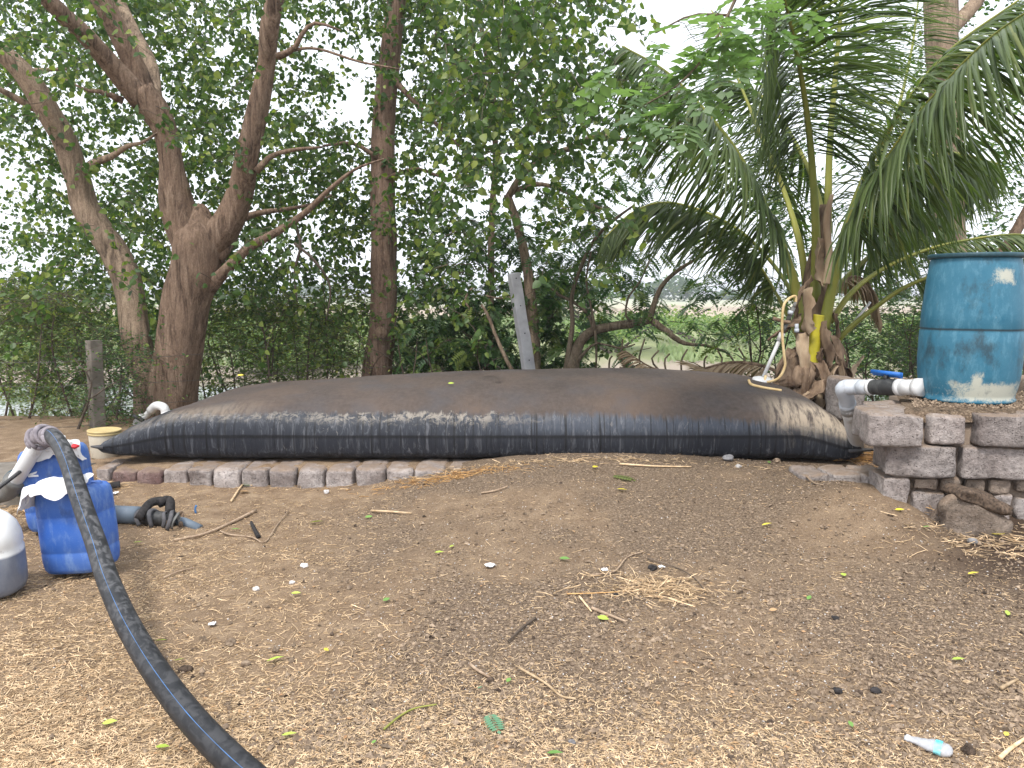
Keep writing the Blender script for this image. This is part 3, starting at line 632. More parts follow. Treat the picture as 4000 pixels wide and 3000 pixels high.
# --- straight tree
t3 = thing('straight_tree', 'tall straight reddish trunk standing alone behind middle of black bag', 'tree', W(1470, 1480, 9.4))
limb([(1465, 1600, 9.4, 124), (1472, 1460, 9.4, 116), (1490, 1300, 9.4, 104), (1500, 1050, 9.4, 100), (1498, 800, 9.4, 94), (1496, 560, 9.4, 90), (1505, 400, 9.4, 84), (1525, 200, 9.4, 76), (1550, 0, 9.4, 68), (1570, -200, 9.4, 60)], 'bark_red', t3, 'trunk', 28, 70, 22, .03, .08)
k_ = W(1487, 1300, 9.4-.19)
mb = MB(); mb.add(*lathe([(.075, 0), (.06, .012), (.04, .006), (.025, .016), (.0, .018)], 14, k_, rotx(math.pi/2)), rnd=.1); mb.build('knot', M['bark'], t3)
limb([(1530, 300, 9.3, 26), (1620, 400, 9.2, 18), (1740, 520, 9.1, 14), (1850, 620, 9., 9)], 'bark_red', t3, 'branch', 8)
limb([(1480, 620, 9.3, 20), (1380, 560, 9.2, 14), (1260, 570, 9.1, 9)], 'bark_red', t3, 'branch', 8)
limb([(1500, 700, 9.3, 18), (1620, 660, 9.2, 14), (1720, 690, 9.1, 10)], 'bark_red', t3, 'branch', 8)
# --- slender pale tree (crown centre)
t4 = thing('slender_tree', 'slender pale stemmed tree with hanging broad leaves between straight trunk and concrete post', 'tree', W(1920, 1440, 9.6))
limb([(1905, 1600, 9.6, 34), (1915, 1300, 9.6, 30), (1918, 1000, 9.6, 26), (1922, 830, 9.6, 24), (1935, 600, 9.5, 22), (1925, 350, 9.3, 20), (1880, 100, 9., 18), (1860, -100, 8.8, 14)], 'bark_pale', t4, 'trunk', 12, 40, 32, .05)
limb([(1935, 500, 9.4, 16), (2000, 380, 9., 13), (2090, 250, 8.5, 10), (2200, 150, 8., 7)], 'bark_grey', t4, 'branch', 7)
limb([(1925, 400, 9.3, 16), (1830, 250, 8.6, 13), (1700, 130, 8., 9)], 'bark_grey', t4, 'branch', 7)
def crown(t, rows, x0, y0, dr, kind, mat, L, ls, nl, dens, c0=0, c1=99, tw=.004, droop=.8, collect=0, dx=160, dy=150, spread=1.):
    st = cells(rows, x0, y0, dx, dy, dr, c0, c1, dens); mt, ml = MB(), MB(); lst = []
    add_twigs(mt, ml, st, L, kind, ls, nl, droop, tw, spread, (collect, lst) if collect else None)
    tag(mt.build('twigs', M['twig'], t), kind='stuff'); c = tag(ml.build('crown', M[mat], t, smooth=False), kind='stuff')
    if collect: leaf_objects(lst, {'peepal': PEE, 'pinnate': PIN, 'small': SML}[kind], M[mat], t)
    return c
crown(t1, GRID, 0, -300, (8.5, 12.), 'peepal', 'peepal', .42, .072, 15, 2.0, 0, 7, collect=120)
crown(t2, GRID, 0, -300, (6.6, 8.4), 'peepal', 'peepal', .40, .070, 12, .22, 0, 7)
crown(t3, GRID, 0, -300, (8.6, 10.8), 'peepal', 'peepal', .42, .074, 15, 1.8, 7, 11, collect=60)
crown(t4, GRID, 0, -300, (6.0, 10.), 'peepal', 'peepal', .45, .078, 15, 1.1, 11, 15, droop=1.1, collect=280)
# --- neem trees and the sprawling tree
t5 = thing('neem_tree', 'dark feathery-leaved neem tree right behind leaning concrete post', 'tree', W(2085, 1460, 9.4))
limb([(2082, 1600, 9.4, 58), (2085, 1450, 9.4, 50), (2078, 1300, 9.4, 46), (2060, 1100, 9.4, 40), (2030, 900, 9.5, 34), (1985, 760, 9.5, 30)], 'bark_pale', t5, 'trunk', 16, 30, 41, .05)
limb([(1985, 770, 9.5, 28), (2040, 690, 9.4, 26), (2110, 625, 9.3, 24), (2235, 575, 9.2, 22), (2330, 530, 9.1, 20), (2430, 545, 9., 14), (2560, 535, 9., 9)], 'bark_pale', t5, 'branch', 12, seed=43)
limb([(2000, 750, 9.5, 24), (2090, 720, 9.4, 18), (2180, 735, 9.3, 16), (2290, 790, 9.2, 13), (2360, 820, 9.1, 9)], 'bark_pale', t5, 'branch', 10, seed=44)
limb([(2100, 640, 9.3, 18), (2150, 540, 9.3, 13), (2200, 440, 9.3, 11), (2240, 330, 9.3, 7)], 'bark_pale', t5, 'branch', 8)
NG = ["..11..11..", "..2211221.", ".23343332.", ".35564443.", "2577765431", "4788886430", "5888886320", "4788886310"]
crown(t5, NG, 1480, 480, (9.3, 10.8), 'pinnate', 'neem', .42, .25, 6, .75, dx=110, dy=130, tw=.005)
t6 = thing('sprawling_tree', 'low sprawling tree with sinuous grey limbs and pinnate leaves between post and palm', 'tree', W(2240, 1450, 9.))
limb([(2232, 1560, 9., 70), (2240, 1440, 9., 56), (2262, 1350, 9., 42), (2310, 1296, 8.95, 36), (2400, 1274, 8.9, 34), (2480, 1264, 8.85, 34), (2545, 1250, 8.8, 30)], 'bark_grey', t6, 'trunk', 18, 40, 51, .06)
limb([(2535, 1256, 8.8, 26), (2556, 1180, 8.8, 22), (2590, 1110, 8.75, 18), (2650, 1055, 8.7, 16), (2740, 1000, 8.6, 10)], 'bark_grey', t6, 'branch', 12, seed=52)
limb([(2545, 1250, 8.8, 28), (2600, 1290, 8.75, 24), (2650, 1330, 8.7, 20), (2690, 1345, 8.7, 15), (2760, 1350, 8.7, 11), (2840, 1378, 8.7, 9), (2870, 1420, 8.7, 6)], 'bark_grey', t6, 'branch', 12, seed=53)
limb([(2215, 1460, 9., 28), (2222, 1380, 9., 22), (2236, 1270, 9., 19), (2232, 1160, 9., 17), (2262, 1060, 9., 16), (2320, 940, 9., 14), (2400, 860, 8.9, 12), (2480, 800, 8.8, 8)], 'bark_grey', t6, 'branch', 10, seed=54)
limb([(2320, 1290, 8.9, 18), (2300, 1230, 8.95, 15), (2250, 1185, 9., 14), (2180, 1150, 9.1, 12), (2150, 1120, 9.1, 8)], 'bark_grey', t6, 'branch', 8)
limb([(2325, 1285, 8.9, 12), (2305, 1180, 8.9, 9), (2290, 1090, 8.9, 8), (2310, 980, 8.9, 6)], 'bark_grey', t6, 'branch', 6)
limb([(2250, 1420, 9., 18), (2290, 1370, 8.9, 12), (2335, 1340, 8.85, 9), (2420, 1360, 8.8, 8), (2480, 1345, 8.7, 6)], 'bark_grey', t6, 'branch', 6)
limb([(2325, 1290, 8.9, 12), (2330, 1380, 8.9, 9), (2325, 1470, 8.9, 8)], 'bark_grey', t6, 'branch', 6)
limb([(2480, 1265, 8.85, 12), (2445, 1235, 8.8, 8), (2455, 1160, 8.8, 8), (2500, 1100, 8.8, 6), (2540, 1010, 8.7, 5)], 'bark_grey', t6, 'branch', 6)
for k in range(9):
    x = 2380+k*62+rng.uniform(-15, 15); limb([(x, 1360+rng.uniform(-40, 30), 8.7, 7), (x+rng.uniform(-30, 30), 1410, 8.7, 8), (x+rng.uniform(-40, 40), 1480, 8.7, 8)], 'bark_grey', t6, 'branch', 5)
SG = ["11233222112", "22343322122", "23332222122", "22222222221", "12222112221", "23322212232", "34332223443", "23211234442", "12222233321", "01222222210"]
crown(t6, SG, 2120, 480, (8.0, 9.8), 'pinnate', 'neem', .36, .23, 4, .62, dx=85, dy=100, tw=.006)
# near young spray that hangs in front of the palm
t7 = thing('hanging_branch', 'bright green leafy bough hanging into view in front of the left palm fronds', 'tree branch', W(2760, -200, 4.9))
limb([(3000, -260, 4.9, 20), (2900, -60, 4.9, 15), (2780, 180, 4.9, 11), (2650, 330, 4.9, 8), (2500, 420, 4.9, 5)], 'bark_grey', t7, 'stem', 6)
limb([(2850, 60, 4.9, 11), (2700, 60, 5., 8), (2560, 130, 5.1, 5)], 'bark_grey', t7, 'stem', 6)
TG = ["..03466", "..14676", "1258752", "3677531", "4776421", ".242200"]
st = cells(TG, 2330, -60, 105, 105, (4.6, 5.2), dens=.17); mt, ml = MB(), MB(); lst = []
add_twigs(mt, ml, st, .18, 'broad', .25, 3, .6, .003, 1., (300, lst))
tag(mt.build('twigs', M['twig'], t7), kind='stuff'); leaf_objects(lst, PIN2, M['spray'], t7, 'leaf')
if ml.n: tag(ml.build('foliage', M['spray'], t7), kind='stuff')

# --- trees behind the drum
t8 = thing('pale_tree', 'tall pale trunked tree rising behind the blue drum', 'tree', W(3725, 1450, 9.))
limb([(3735, 1650, 9., 120), (3730, 1300, 9., 112), (3722, 1000, 9., 106), (3705, 700, 9., 104), (3690, 400, 9., 108), (3680, 200, 9., 112), (3675, 0, 9., 116), (3665, -200, 9., 110)], 'bark_pale', t8, 'trunk', 26, 60, 61, .04, .1)
limb([(3700, 130, 9., 60), (3800, 20, 9.1, 50), (3880, -100, 9.2, 40)], 'bark_pale', t8, 'branch', 14, seed=62)
t9 = thing('leaning_sapling', 'thin dark brown stem leaning right behind the blue drum lid', 'tree', W(3880, 1400, 7.4))
limb([(3860, 1300, 7.4, 40), (3900, 1030, 7.4, 40), (3935, 960, 7.4, 40), (3980, 880, 7.4, 38), (4050, 740, 7.4, 34)], 'bark', t9, 'trunk', 12, seed=63)
RG = ["2322233323", "3332232233", "2322233222", "2222333232", "1222332344", "1122333455", "2234443366", "2345555455", "3456666666", "3456777777", "3466777777"]
crown(t8, RG, 3050, -50, (9.5, 12.5), 'small', 'neem', .5, .095, 18, 1.15, dx=105, dy=145, tw=.006)

# ------------------------------------------------------------------ undergrowth behind the fence
def shrub(label, x0, x1, y0, y1, dr, n, ls, mat='shrub', kind='small', nl=14, L=.4, base=1700, name='shrub', pw=1.35):
    c = W((x0+x1)/2, min(base, 1690), sum(dr)/2); c[2] = gz(c[0], c[1])
    t = thing(name, label, 'shrub', c)
    mt, ml, ms = MB(), MB(), MB(); st = []
    ns = max(5, int((x1-x0)/38))
    for k in range(ns):
        x = x0+(k+rng.random())*(x1-x0)/ns; d = rng.uniform(*dr); top = rng.uniform(y0, y0+(y1-y0)*.5)
        b0 = W(x, y1, d); b0[2] = gz(b0[0], b0[1])-.05; tp = W(x+rng.uniform(-90, 90), top, d+rng.uniform(-.3, .3))
        mid = (b0+tp)/2+rng.normal(0, .12, 3); P = spline([b0, mid, tp], 7); ms.add(*tube(P, np.linspace(.016, .004, 7), 4, False))
        for q in range(3):
            i = rng.integers(1, 5); e = P[i]+rdir(1, .5)[0]*rng.uniform(.2, .6); ms.add(*tube(spline([P[i], (P[i]+e)/2+(0, 0, .05), e], 5), np.linspace(.008, .002, 5), 3, False))
    for k in range(n):
        x = rng.uniform(x0, x1); yt = y0+170*abs(float(vnoise(np.array([[x/130., y0, 1.]]), 5)[0]))*(1 if y1-y0 > 300 else .5); st.append(W(x, yt+(y1-yt)*rng.random()**pw, rng.uniform(*dr)))
    add_twigs(mt, ml, np.array(st), L, kind, ls, nl, .5, .003, 1.3)
    ms.build('stem', M['twig'], t); tag(mt.build('twigs', M['twig'], t), kind='stuff'); tag(ml.build('foliage', M[mat], t, smooth=False), kind='stuff')
shrub('tangled twiggy shrub at left edge behind wire fence beside river glare', -60, 330, 1080, 1640, (8.0, 9.6), 820, .042, pw=2.6)
shrub('small dark green bush around the old grey fence post', 290, 560, 1230, 1660, (7.45, 9.2), 420, .042, 'neem', pw=1.)
shrub('loose shrub with yellow-green leaves right of the forked trunk', 800, 1120, 1060, 1560, (8.8, 10.6), 560, .045)
shrub('leafy shrub with hanging stems left of the straight reddish trunk', 1100, 1420, 1090, 1500, (8.8, 10.6), 560, .045)
shrub('dark low bush under the neem leaves beside the straight trunk', 1540, 1960, 1240, 1480, (8.8, 10.2), 90, .2, 'neem', 'pinnate', 5, .3, name='bush')
shrub('feathery low bush between palm base and blue drum', 3270, 3640, 1180, 1600, (8.2, 10.0), 420, .040, 'neem')
shrub('bush peeping out between the palm foot and the sprawling tree', 2850, 3120, 1130, 1560, (8.3, 9.6), 90, .05, 'shrub')
shrub('bush behind the blue drum at right edge', 3560, 4060, 1000, 1560, (8.2, 9.6), 260, .045, 'neem')
def rooted(n, x0, x1, d0, d1):
    x = rng.uniform(x0, x1, n); d = rng.uniform(d0, d1, n); X = (x-2000)/F_PX*d; return np.stack([X, d, gz(X, d)], -1)
# reeds on the far bank (nobody could count them)
blade = np.array([(-.5, 0, 0), (.5, 0, 0), (.55, 0, .55), (.15, .0, 1.), (-.35, 0, .5)]); bf = [np.array([(0, 1, 2, 4)]), np.array([(4, 2, 3)])]
n = 26000; pos = rooted(n, -300, 4300, 37.5, 64); dens = fbm(pos*.22, 3, 71); pos = pos[dens > -.25]; n = len(pos)
a = rng.random(n)*6.28; R = np.zeros((n, 3, 3)); R[:, 0, 0] = np.cos(a); R[:, 0, 1] = -np.sin(a); R[:, 1, 0] = np.sin(a); R[:, 1, 1] = np.cos(a); R[:, 2, 2] = 1; R[:, 0, 2] = rng.normal(0, .35, n)
S = np.stack([rng.uniform(.08, .28, n), np.ones(n), rng.uniform(.18, .62, n)*(1+.5*fbm(pos*.3, 2, 5))], -1)
mb = MB(); mb.add(*scatter(blade, bf, pos, R, S, np.clip(.5+.45*fbm(pos*.25, 2, 74)+rng.normal(0, .12, n), 0, 1)))
tag(mb.build('reeds', M['reed']), 'pale green reeds and grass covering the far river bank', 'reeds', None, 'stuff')
# weeds on the near bank
n = 9000; pos = rooted(n, -200, 4200, 8.9, 17); a = rng.random(n)*6.28; R = R[:n].copy(); R[:, 0, 0] = np.cos(a); R[:, 0, 1] = -np.sin(a); R[:, 1, 0] = np.sin(a); R[:, 1, 1] = np.cos(a)
mb = MB(); mb.add(*scatter(blade, bf, pos, R, np.stack([rng.uniform(.02, .06, n), np.ones(n), rng.uniform(.05, .2, n)], -1)))
tag(mb.build('weeds', M['reed']), 'weeds growing down the near river bank', 'weeds', None, 'stuff')
def farbush(label, px, d, w, h, n, mat='bankbush', ls=.22, zc=None):
    X = (px-2000)/F_PX*d; z0 = float(gz(X, d)); t = thing('bush', label, 'bush', (X, d, z0))
    lobes = [(rng.uniform(-.38, .38)*w, rng.uniform(-.3, .3)*w, rng.uniform(.3, .75)*h, rng.uniform(.2, .34)) for _ in range(9)]
    P = []
    for k in range(n):
        l = lobes[rng.integers(9)]; v = rng.normal(0, 1, 3); v /= np.linalg.norm(v); r = rng.random()**.4*l[3]
        P.append((X+l[0]+v[0]*r*w, d+l[1]+v[1]*r*w, z0+max(.05, l[2]+v[2]*r*h)))
    P = np.array(P); R = basis(rdir(n, rng.uniform(-.8, .5, n)), rdir(n, rng.uniform(.2, 1.5, n)))
    mb = MB(); mb.add(*scatter(SML[0], SML[1], P, R, ls*rng.uniform(.6, 1.3, n), np.clip(rng.random(n), 0, 1)))
    tag(mb.build('foliage', M[mat], t, smooth=False), kind='stuff')
    mb = MB()
    for l in lobes[:5]: mb.add(*tube(spline([(X, d, z0-.1), (X+l[0]*.5, d+l[1]*.5, z0+l[2]*.5), (X+l[0], d+l[1], z0+l[2])], 5), np.linspace(.05, .015, 5)*w/3, 5, False))
    mb.build('stem', M['twig'], t)
farbush('sunlit yellow-green bush far across the river left of the straight trunk', 1080, 30.5+5, 5.5, 3.2, 4200)
farbush('bright green bush across the river between the forked and straight trunks', 1290, 38, 5, 3.0, 3600)
farbush('pale bush on far bank seen in the gap between the two left trunks', 640, 40, 4, 3.4, 2400)
farbush('soft green bush on far bank seen under the arching limb', 2400, 42, 6, 2.6, 3400)
farbush('low green bush on far bank left of the coconut palm', 2760, 46, 8, 2.4, 3600)
farbush('bush on far bank behind the leftmost shrub', 150, 40, 6, 2.2, 3000)
farbush('round bush on far bank between palm and blue drum', 3480, 40, 7, 2.6, 3200)
farbush('dark bush on the far field edge above the arching limb', 2290, 60, 7, 3.6, 2600, 'neem', .3)
# distant tree line on the horizon: reads as one mass
mb = MB()
for k, px in enumerate((-150, 160, 470, 900, 1230, 1640, 2050, 2470, 2630, 2870, 3120, 3420, 3800, 4150)):
    d = 230+40*math.sin(k*2.1); X = (px-2000)/F_PX*d; w = 15+6*math.sin(k*1.7); h = 4.5+2*math.sin(k*3.3)
    z0 = float(gz(X, d)); n = 900; P = rng.normal(0, 1, (n, 3)); P /= np.linalg.norm(P, axis=1)[:, None]; P *= rng.random((n, 1))**.35
    P = P*np.array((w*.5, 3, h*.45))*(1+.25*np.sin(P[:, :1]*5+k))+np.array((X, d, z0+h*.5)); P[:, 2] = np.maximum(P[:, 2], z0)
    mb.add(*scatter(SML[0], SML[1], P, basis(rdir(n, rng.uniform(-.8, .8, n)), rdir(n, .5)), rng.uniform(.8, 1.8, n)))
tag(mb.build('far_woods', M['neem'], smooth=False), 'low hazy woods along the horizon beyond the fields', 'woods', None, 'stuff')

# ------------------------------------------------------------------ coconut palm
palm = thing('coconut_palm', 'young coconut palm with shaggy brown base growing at right end of black bag', 'palm tree', W(3190, 1560, 7.4))
limb([(3195, 1760, 7.4, 190), (3190, 1600, 7.4, 150), (3188, 1500, 7.4, 120), (3178, 1350, 7.4, 125), (3180, 1200, 7.4, 110), (3190, 1080, 7.4, 80), (3212, 930, 7.4, 55), (3222, 800, 7.4, 42)], 'sheath', palm, 'trunk', 26, 50, 81, .12)
LT = np.array([(0, .3, 0), (0, -.3, 0), (.33, .5, -.02), (.33, -.5, -.02), (.66, .42, -.13), (.66, -.42, -.13), (1, 0, -.36), (.33, 0, .0), (.66, 0, -.115)])
LT[7:, 2] -= .004
LF = [np.array([(1, 3, 7, 0), (0, 7, 2, 2)])[:1], np.array([(0, 7, 2), (7, 3, 5), (7, 5, 8), (7, 8, 4), (7, 4, 2), (8, 5, 6), (8, 6, 4)])]
LT[:, 1] *= -1
allleaf = []
def frond(pts, bare, n, L, wd=.036, droop=.75, nrm=(0, 0, 1), fwd=.75, mat='palm', rmat='rachis', sides=(1, -1), name='frond', twist=0., base_flat=.6):
    P = np.array([W(a, b_, d) for a, b_, d, w in pts]); Rr = np.array([w/F_PX*d/2 for a, b_, d, w in pts])
    PR = spline(np.hstack([P, Rr[:, None]]), 44); Pp, Rr = PR[:, :3], np.maximum(PR[:, 3], .004)
    mb = MB(); mb.add(*tube(Pp, Rr, 10, True, flat=base_flat)); fr = mb.build(name, M[rmat], palm)
    n = int(n*1.3); t = np.linspace(bare, .995, n); f = t*43; i = np.minimum(f.astype(int), 42); w = (f-i)[:, None]
    T = np.gradient(Pp, axis=0); T /= np.linalg.norm(T, axis=1)[:, None]
    pos = Pp[i]*(1-w)+Pp[i+1]*w; Ti = T[i]; N = np.array(nrm, float)
    side = np.cross(Ti, N); side /= np.linalg.norm(side, axis=1)[:, None]
    lp = np.sin(np.pi*np.clip(.16+.80*(t-bare)/(1-bare), 0, 1))**.55
    for s in sides:
        k = n; up = np.cross(side, Ti)
        X = side*s*rng.uniform(.85, 1.05, (k, 1))+Ti*(fwd*rng.uniform(.8, 1.25, (k, 1))+.5*((t-bare)/(1-bare))[:, None])+np.array((0, 0, -1.))*droop*rng.uniform(.7, 1.3, (k, 1))+rng.normal(0, .05, (k, 3))
        R = basis(X, np.tile((0, 0, 1.), (k, 1))+up*.5*s*0+side*s*.8+rng.normal(0, .12, (k, 3)))
        LL = L*lp*rng.uniform(.88, 1.08, k); S = np.stack([LL, .82*wd*(.55+.45*lp)*rng.uniform(.85, 1.15, k), LL*rng.uniform(.7, 1.5, k)], -1)
        rn = np.clip(rng.normal(.45, .22, k), 0, 1)
        for q in range(k): allleaf.append((fr, pos[q], R[q], S[q], rn[q], mat))
    return fr
F_ = [
 ([(3185, 1180, 7.3, 46), (3187, 900, 7.25, 34), (3165, 560, 7.1, 26), (3130, 300, 6.8, 20), (3085, 80, 6.4, 14), (3030, -120, 6.0, 8)], .38, 84, .95, dict(nrm=(0, -1, .1), droop=.8, fwd=.4)),
 ([(3215, 1200, 7.4, 44), (3232, 900, 7.4, 34), (3240, 600, 7.45, 26), (3262, 300, 7.5, 20), (3285, 50, 7.5, 15), (3310, -160, 7.4, 8)], .44, 74, .90, dict(nrm=(0, -1, .1), droop=.5, fwd=.6)),
 ([(3215, 1300, 7.2, 50), (3262, 1080, 7.1, 38), (3360, 820, 6.9, 28), (3500, 570, 6.6, 22), (3680, 340, 6.2, 18), (3880, 140, 5.8, 14), (4120, -20, 5.4, 8)], .28, 96, 1.02, dict(wd=.038, droop=1.15, fwd=.55)),
 ([(3240, 1150, 7.5, 40), (3300, 900, 7.5, 30), (3400, 640, 7.4, 23), (3540, 400, 7.2, 18), (3720, 190, 7.0, 14), (3980, 0, 6.8, 8)], .32, 80, .72, dict(wd=.036, droop=.5, fwd=.5)),
 ([(3145, 1290, 7.3, 46), (3090, 1060, 7.25, 36), (3010, 850, 7.2, 26), (2880, 600, 7.1, 22), (2740, 420, 7.0, 17), (2600, 280, 6.9, 12), (2430, 180, 6.8, 7)], .26, 92, .88, dict(droop=1.0, fwd=.45)),
 ([(3150, 1240, 7.5, 30), (3080, 1120, 7.6, 26), (3010, 1020, 7.7, 24), (2900, 910, 7.7, 20), (2760, 830, 7.7, 16), (2600, 790, 7.6, 12), (2470, 830, 7.6, 9), (2360, 930, 7.5, 6)], .30, 84, .74, dict(wd=.032, droop=1.0, fwd=.95)),
 ([(3225, 1400, 7.2, 44), (3300, 1300, 7.1, 36), (3420, 1200, 7.0, 30), (3560, 1110, 6.9, 26), (3760, 1050, 6.8, 18), (3980, 1060, 6.7, 9)], .62, 40, .45, dict(droop=1.1)),
 ([(3240, 1260, 7.4, 40), (3330, 1140, 7.4, 32), (3450, 1050, 7.4, 26), (3620, 975, 7.3, 20), (3790, 935, 7.2, 15), (3960, 915, 7.1, 10), (4080, 930, 7.0, 6)], .52, 36, .32, dict(droop=.7, fwd=.8, wd=.026, mat='reedpalm')),
 ([(3225, 1180, 7.6, 34), (3330, 1060, 7.9, 26), (3450, 960, 8.1, 20), (3590, 860, 8.3, 14), (3700, 850, 8.4, 8)], .25, 56, .70, dict(droop=1.2)),
 ([(3120, 1330, 7.5, 26), (3060, 1200, 7.5, 20), (3000, 1090, 7.6, 16), (2940, 990, 7.7, 8)], .55, 26, .40, dict(droop=1.1)),
 ([(3160, 1230, 7.4, 36), (3130, 980, 7.5, 28), (3060, 740, 7.7, 20), (2960, 500, 7.9, 14), (2860, 250, 8.1, 10), (2780, 40, 8.3, 6)], .30, 70, .75, dict(droop=.8, fwd=.6, nrm=(.5, -1, .3))),
 ([(3235, 1180, 7.6, 34), (3290, 930, 7.8, 26), (3400, 700, 8.0, 20), (3500, 450, 8.2, 14), (3560, 200, 8.3, 10), (3590, -20, 8.4, 6)], .28, 74, .78, dict(droop=.8, fwd=.6, nrm=(-.5, -1, .3))),
 ([(3210, 1150, 7.7, 34), (3215, 850, 8.0, 24), (3130, 600, 8.3, 18), (2980, 380, 8.5, 14), (2800, 300, 8.6, 8)], .30, 60, .70, dict(droop=1.0)),
 ([(3250, 1130, 7.6, 30), (3350, 880, 7.7, 24), (3520, 680, 7.7, 18), (3700, 600, 7.7, 14), (3900, 640, 7.6, 8)], .25, 70, .85, dict(droop=1.5, fwd=.3)),
]
M['reedpalm'] = M['palm']
for pts, bare, n, L, kw in F_: frond(pts, bare, n, L, **kw)
frond([(3170, 1420, 7.05, 60), (3182, 1330, 7.05, 50), (3200, 1230, 7.05, 44)], .99, 0, .1, rmat='rachis_yellow', name='cut_petiole')
frond([(3232, 1110, 7.1, 40), (3240, 1000, 7.1, 30), (3228, 860, 7.1, 26), (3250, 760, 7.1, 16)], .99, 0, .1, rmat='sheath_pale', name='cut_petiole')
# dead fronds at the foot and lying behind the bag
frond([(3150, 1540, 7.5, 26), (3010, 1440, 7.7, 22), (2860, 1415, 7.9, 18), (2700, 1450, 8.0, 14), (2560, 1440, 8.0, 11), (2440, 1370, 8.0, 8)], .2, 46, .34, mat='drypalm', rmat='sheath', droop=.7, name='dead_frond')
frond([(3170, 1560, 7.6, 20), (3000, 1500, 7.7, 17), (2850, 1480, 7.9, 14), (2680, 1420, 8.0, 9)], .3, 34, .34, mat='drypalm', rmat='sheath', droop=-.3, name='dead_frond')
frond([(3260, 1150, 7.7, 16), (3330, 1080, 7.8, 14), (3400, 1120, 7.9, 10), (3440, 1250, 7.9, 6)], .2, 30, .34, mat='drypalm', rmat='sheath', droop=1.2, name='dead_frond')
dist = [-(l[3][0]/np.linalg.norm(l[1]-np.array((0, 0, CAM_H))))+ (9 if not (60 < F_PX*l[1][0]/l[1][1]+2000 < 3960 and l[1][2]-CAM_H < .46*l[1][1]) else 0) for l in allleaf]
order = np.argsort(dist); top = set(order[:300].tolist()); LM = {}
for q, (fr, pos, R, S, rn, mt_) in enumerate(allleaf):
    if q not in top: continue
    key = (mt_, int(rn*3.99))
    if key not in LM:
        mb = MB(); mb.add(LT, LF, (key[1]+.5)/4); LM[key] = mb.mesh('leaflet', M[mt_])
    o = bpy.data.objects.new('leaflet', LM[key]); COL.objects.link(o); o.parent = fr
    o.matrix_parent_inverse = Matrix.Identity(4)
    o.matrix_basis = Matrix.Translation(Vector(pos.tolist())) @ Matrix(R.tolist()).to_4x4() @ Matrix.Diagonal((*[float(v) for v in S], 1))
by = {}
for q, l in enumerate(allleaf):
    if q not in top: by.setdefault(l[0].name, []).append(l)
for fn, ls in by.items():
    mb = MB(); mb.add(*scatter(LT, LF, np.array([l[1] for l in ls]), np.array([l[2] for l in ls]), np.array([l[3] for l in ls]), np.array([l[4] for l in ls])))
    o = tag(mb.build('leaflets', M[ls[0][5]]), kind='stuff'); o.parent = bpy.data.objects[fn]
def strap(pts, mat, parent, name='sheath', tw=.5, seed=0, n=14, rag=.3, thick=.006):
    """a curved ragged fibrous sheet: (px, py, d, width)"""
    P = np.array([W(a, b_, d) for a, b_, d, w in pts]); Wd = np.array([w/F_PX*d/2 for a, b_, d, w in pts])
    PR = spline(np.hstack([P, Wd[:, None]]), n); Pp, Wd = PR[:, :3], PR[:, 3]
    T, U, B = frames(Pp); a = np.linspace(-1, 1, 7)
    ang = tw+.5*fbm(p3(np.arange(n)*.3, seed), 2, seed)
    U2 = U*np.cos(ang)[:, None]+B*np.sin(ang)[:, None]; B2 = -U*np.sin(ang)[:, None]+B*np.cos(ang)[:, None]
    V = Pp[:, None]+U2[:, None]*(a[None, :, None]*Wd[:, None, None])*(1+rag*fbm(np.stack([np.arange(n)[:, None]*.9+0*a, a[None]*2+0*np.arange(n)[:, None], np.full((n, 7), seed*1.)], -1), 2, seed))[..., None]
    V = V+B2[:, None]*((1-a[None]**2)*.45*Wd[:, None]+.012*fbm(np.stack([np.arange(n)[:, None]*.7+0*a, a[None]*3+0*np.arange(n)[:, None], np.full((n, 7), seed+3.)], -1), 2, seed+1))[..., None]
    V2 = V-B2[:, None]*thick; k = n*7
    i = np.arange(n-1)[:, None]*7; j = np.arange(6)[None]
    Fq = np.stack([i+j, i+j+1, i+7+j+1, i+7+j], -1).reshape(-1, 4)
    ed = []
    for q in range(n-1): ed += [(q*7, q*7+7, q*7+7+k, q*7+k), (q*7+6, q*7+6+k, q*7+13+k, q*7+13)]
    ed += [(q, q+k, q+1+k, q+1) for q in range(6)]+[((n-1)*7+q, (n-1)*7+q+1, (n-1)*7+q+1+k, (n-1)*7+q+k) for q in range(6)]
    mb = MB(); mb.add(np.vstack([V.reshape(-1, 3), V2.reshape(-1, 3)]), np.vstack([Fq, Fq[:, ::-1]+k, np.array(ed)])); return mb.build(name, M[mat], parent)
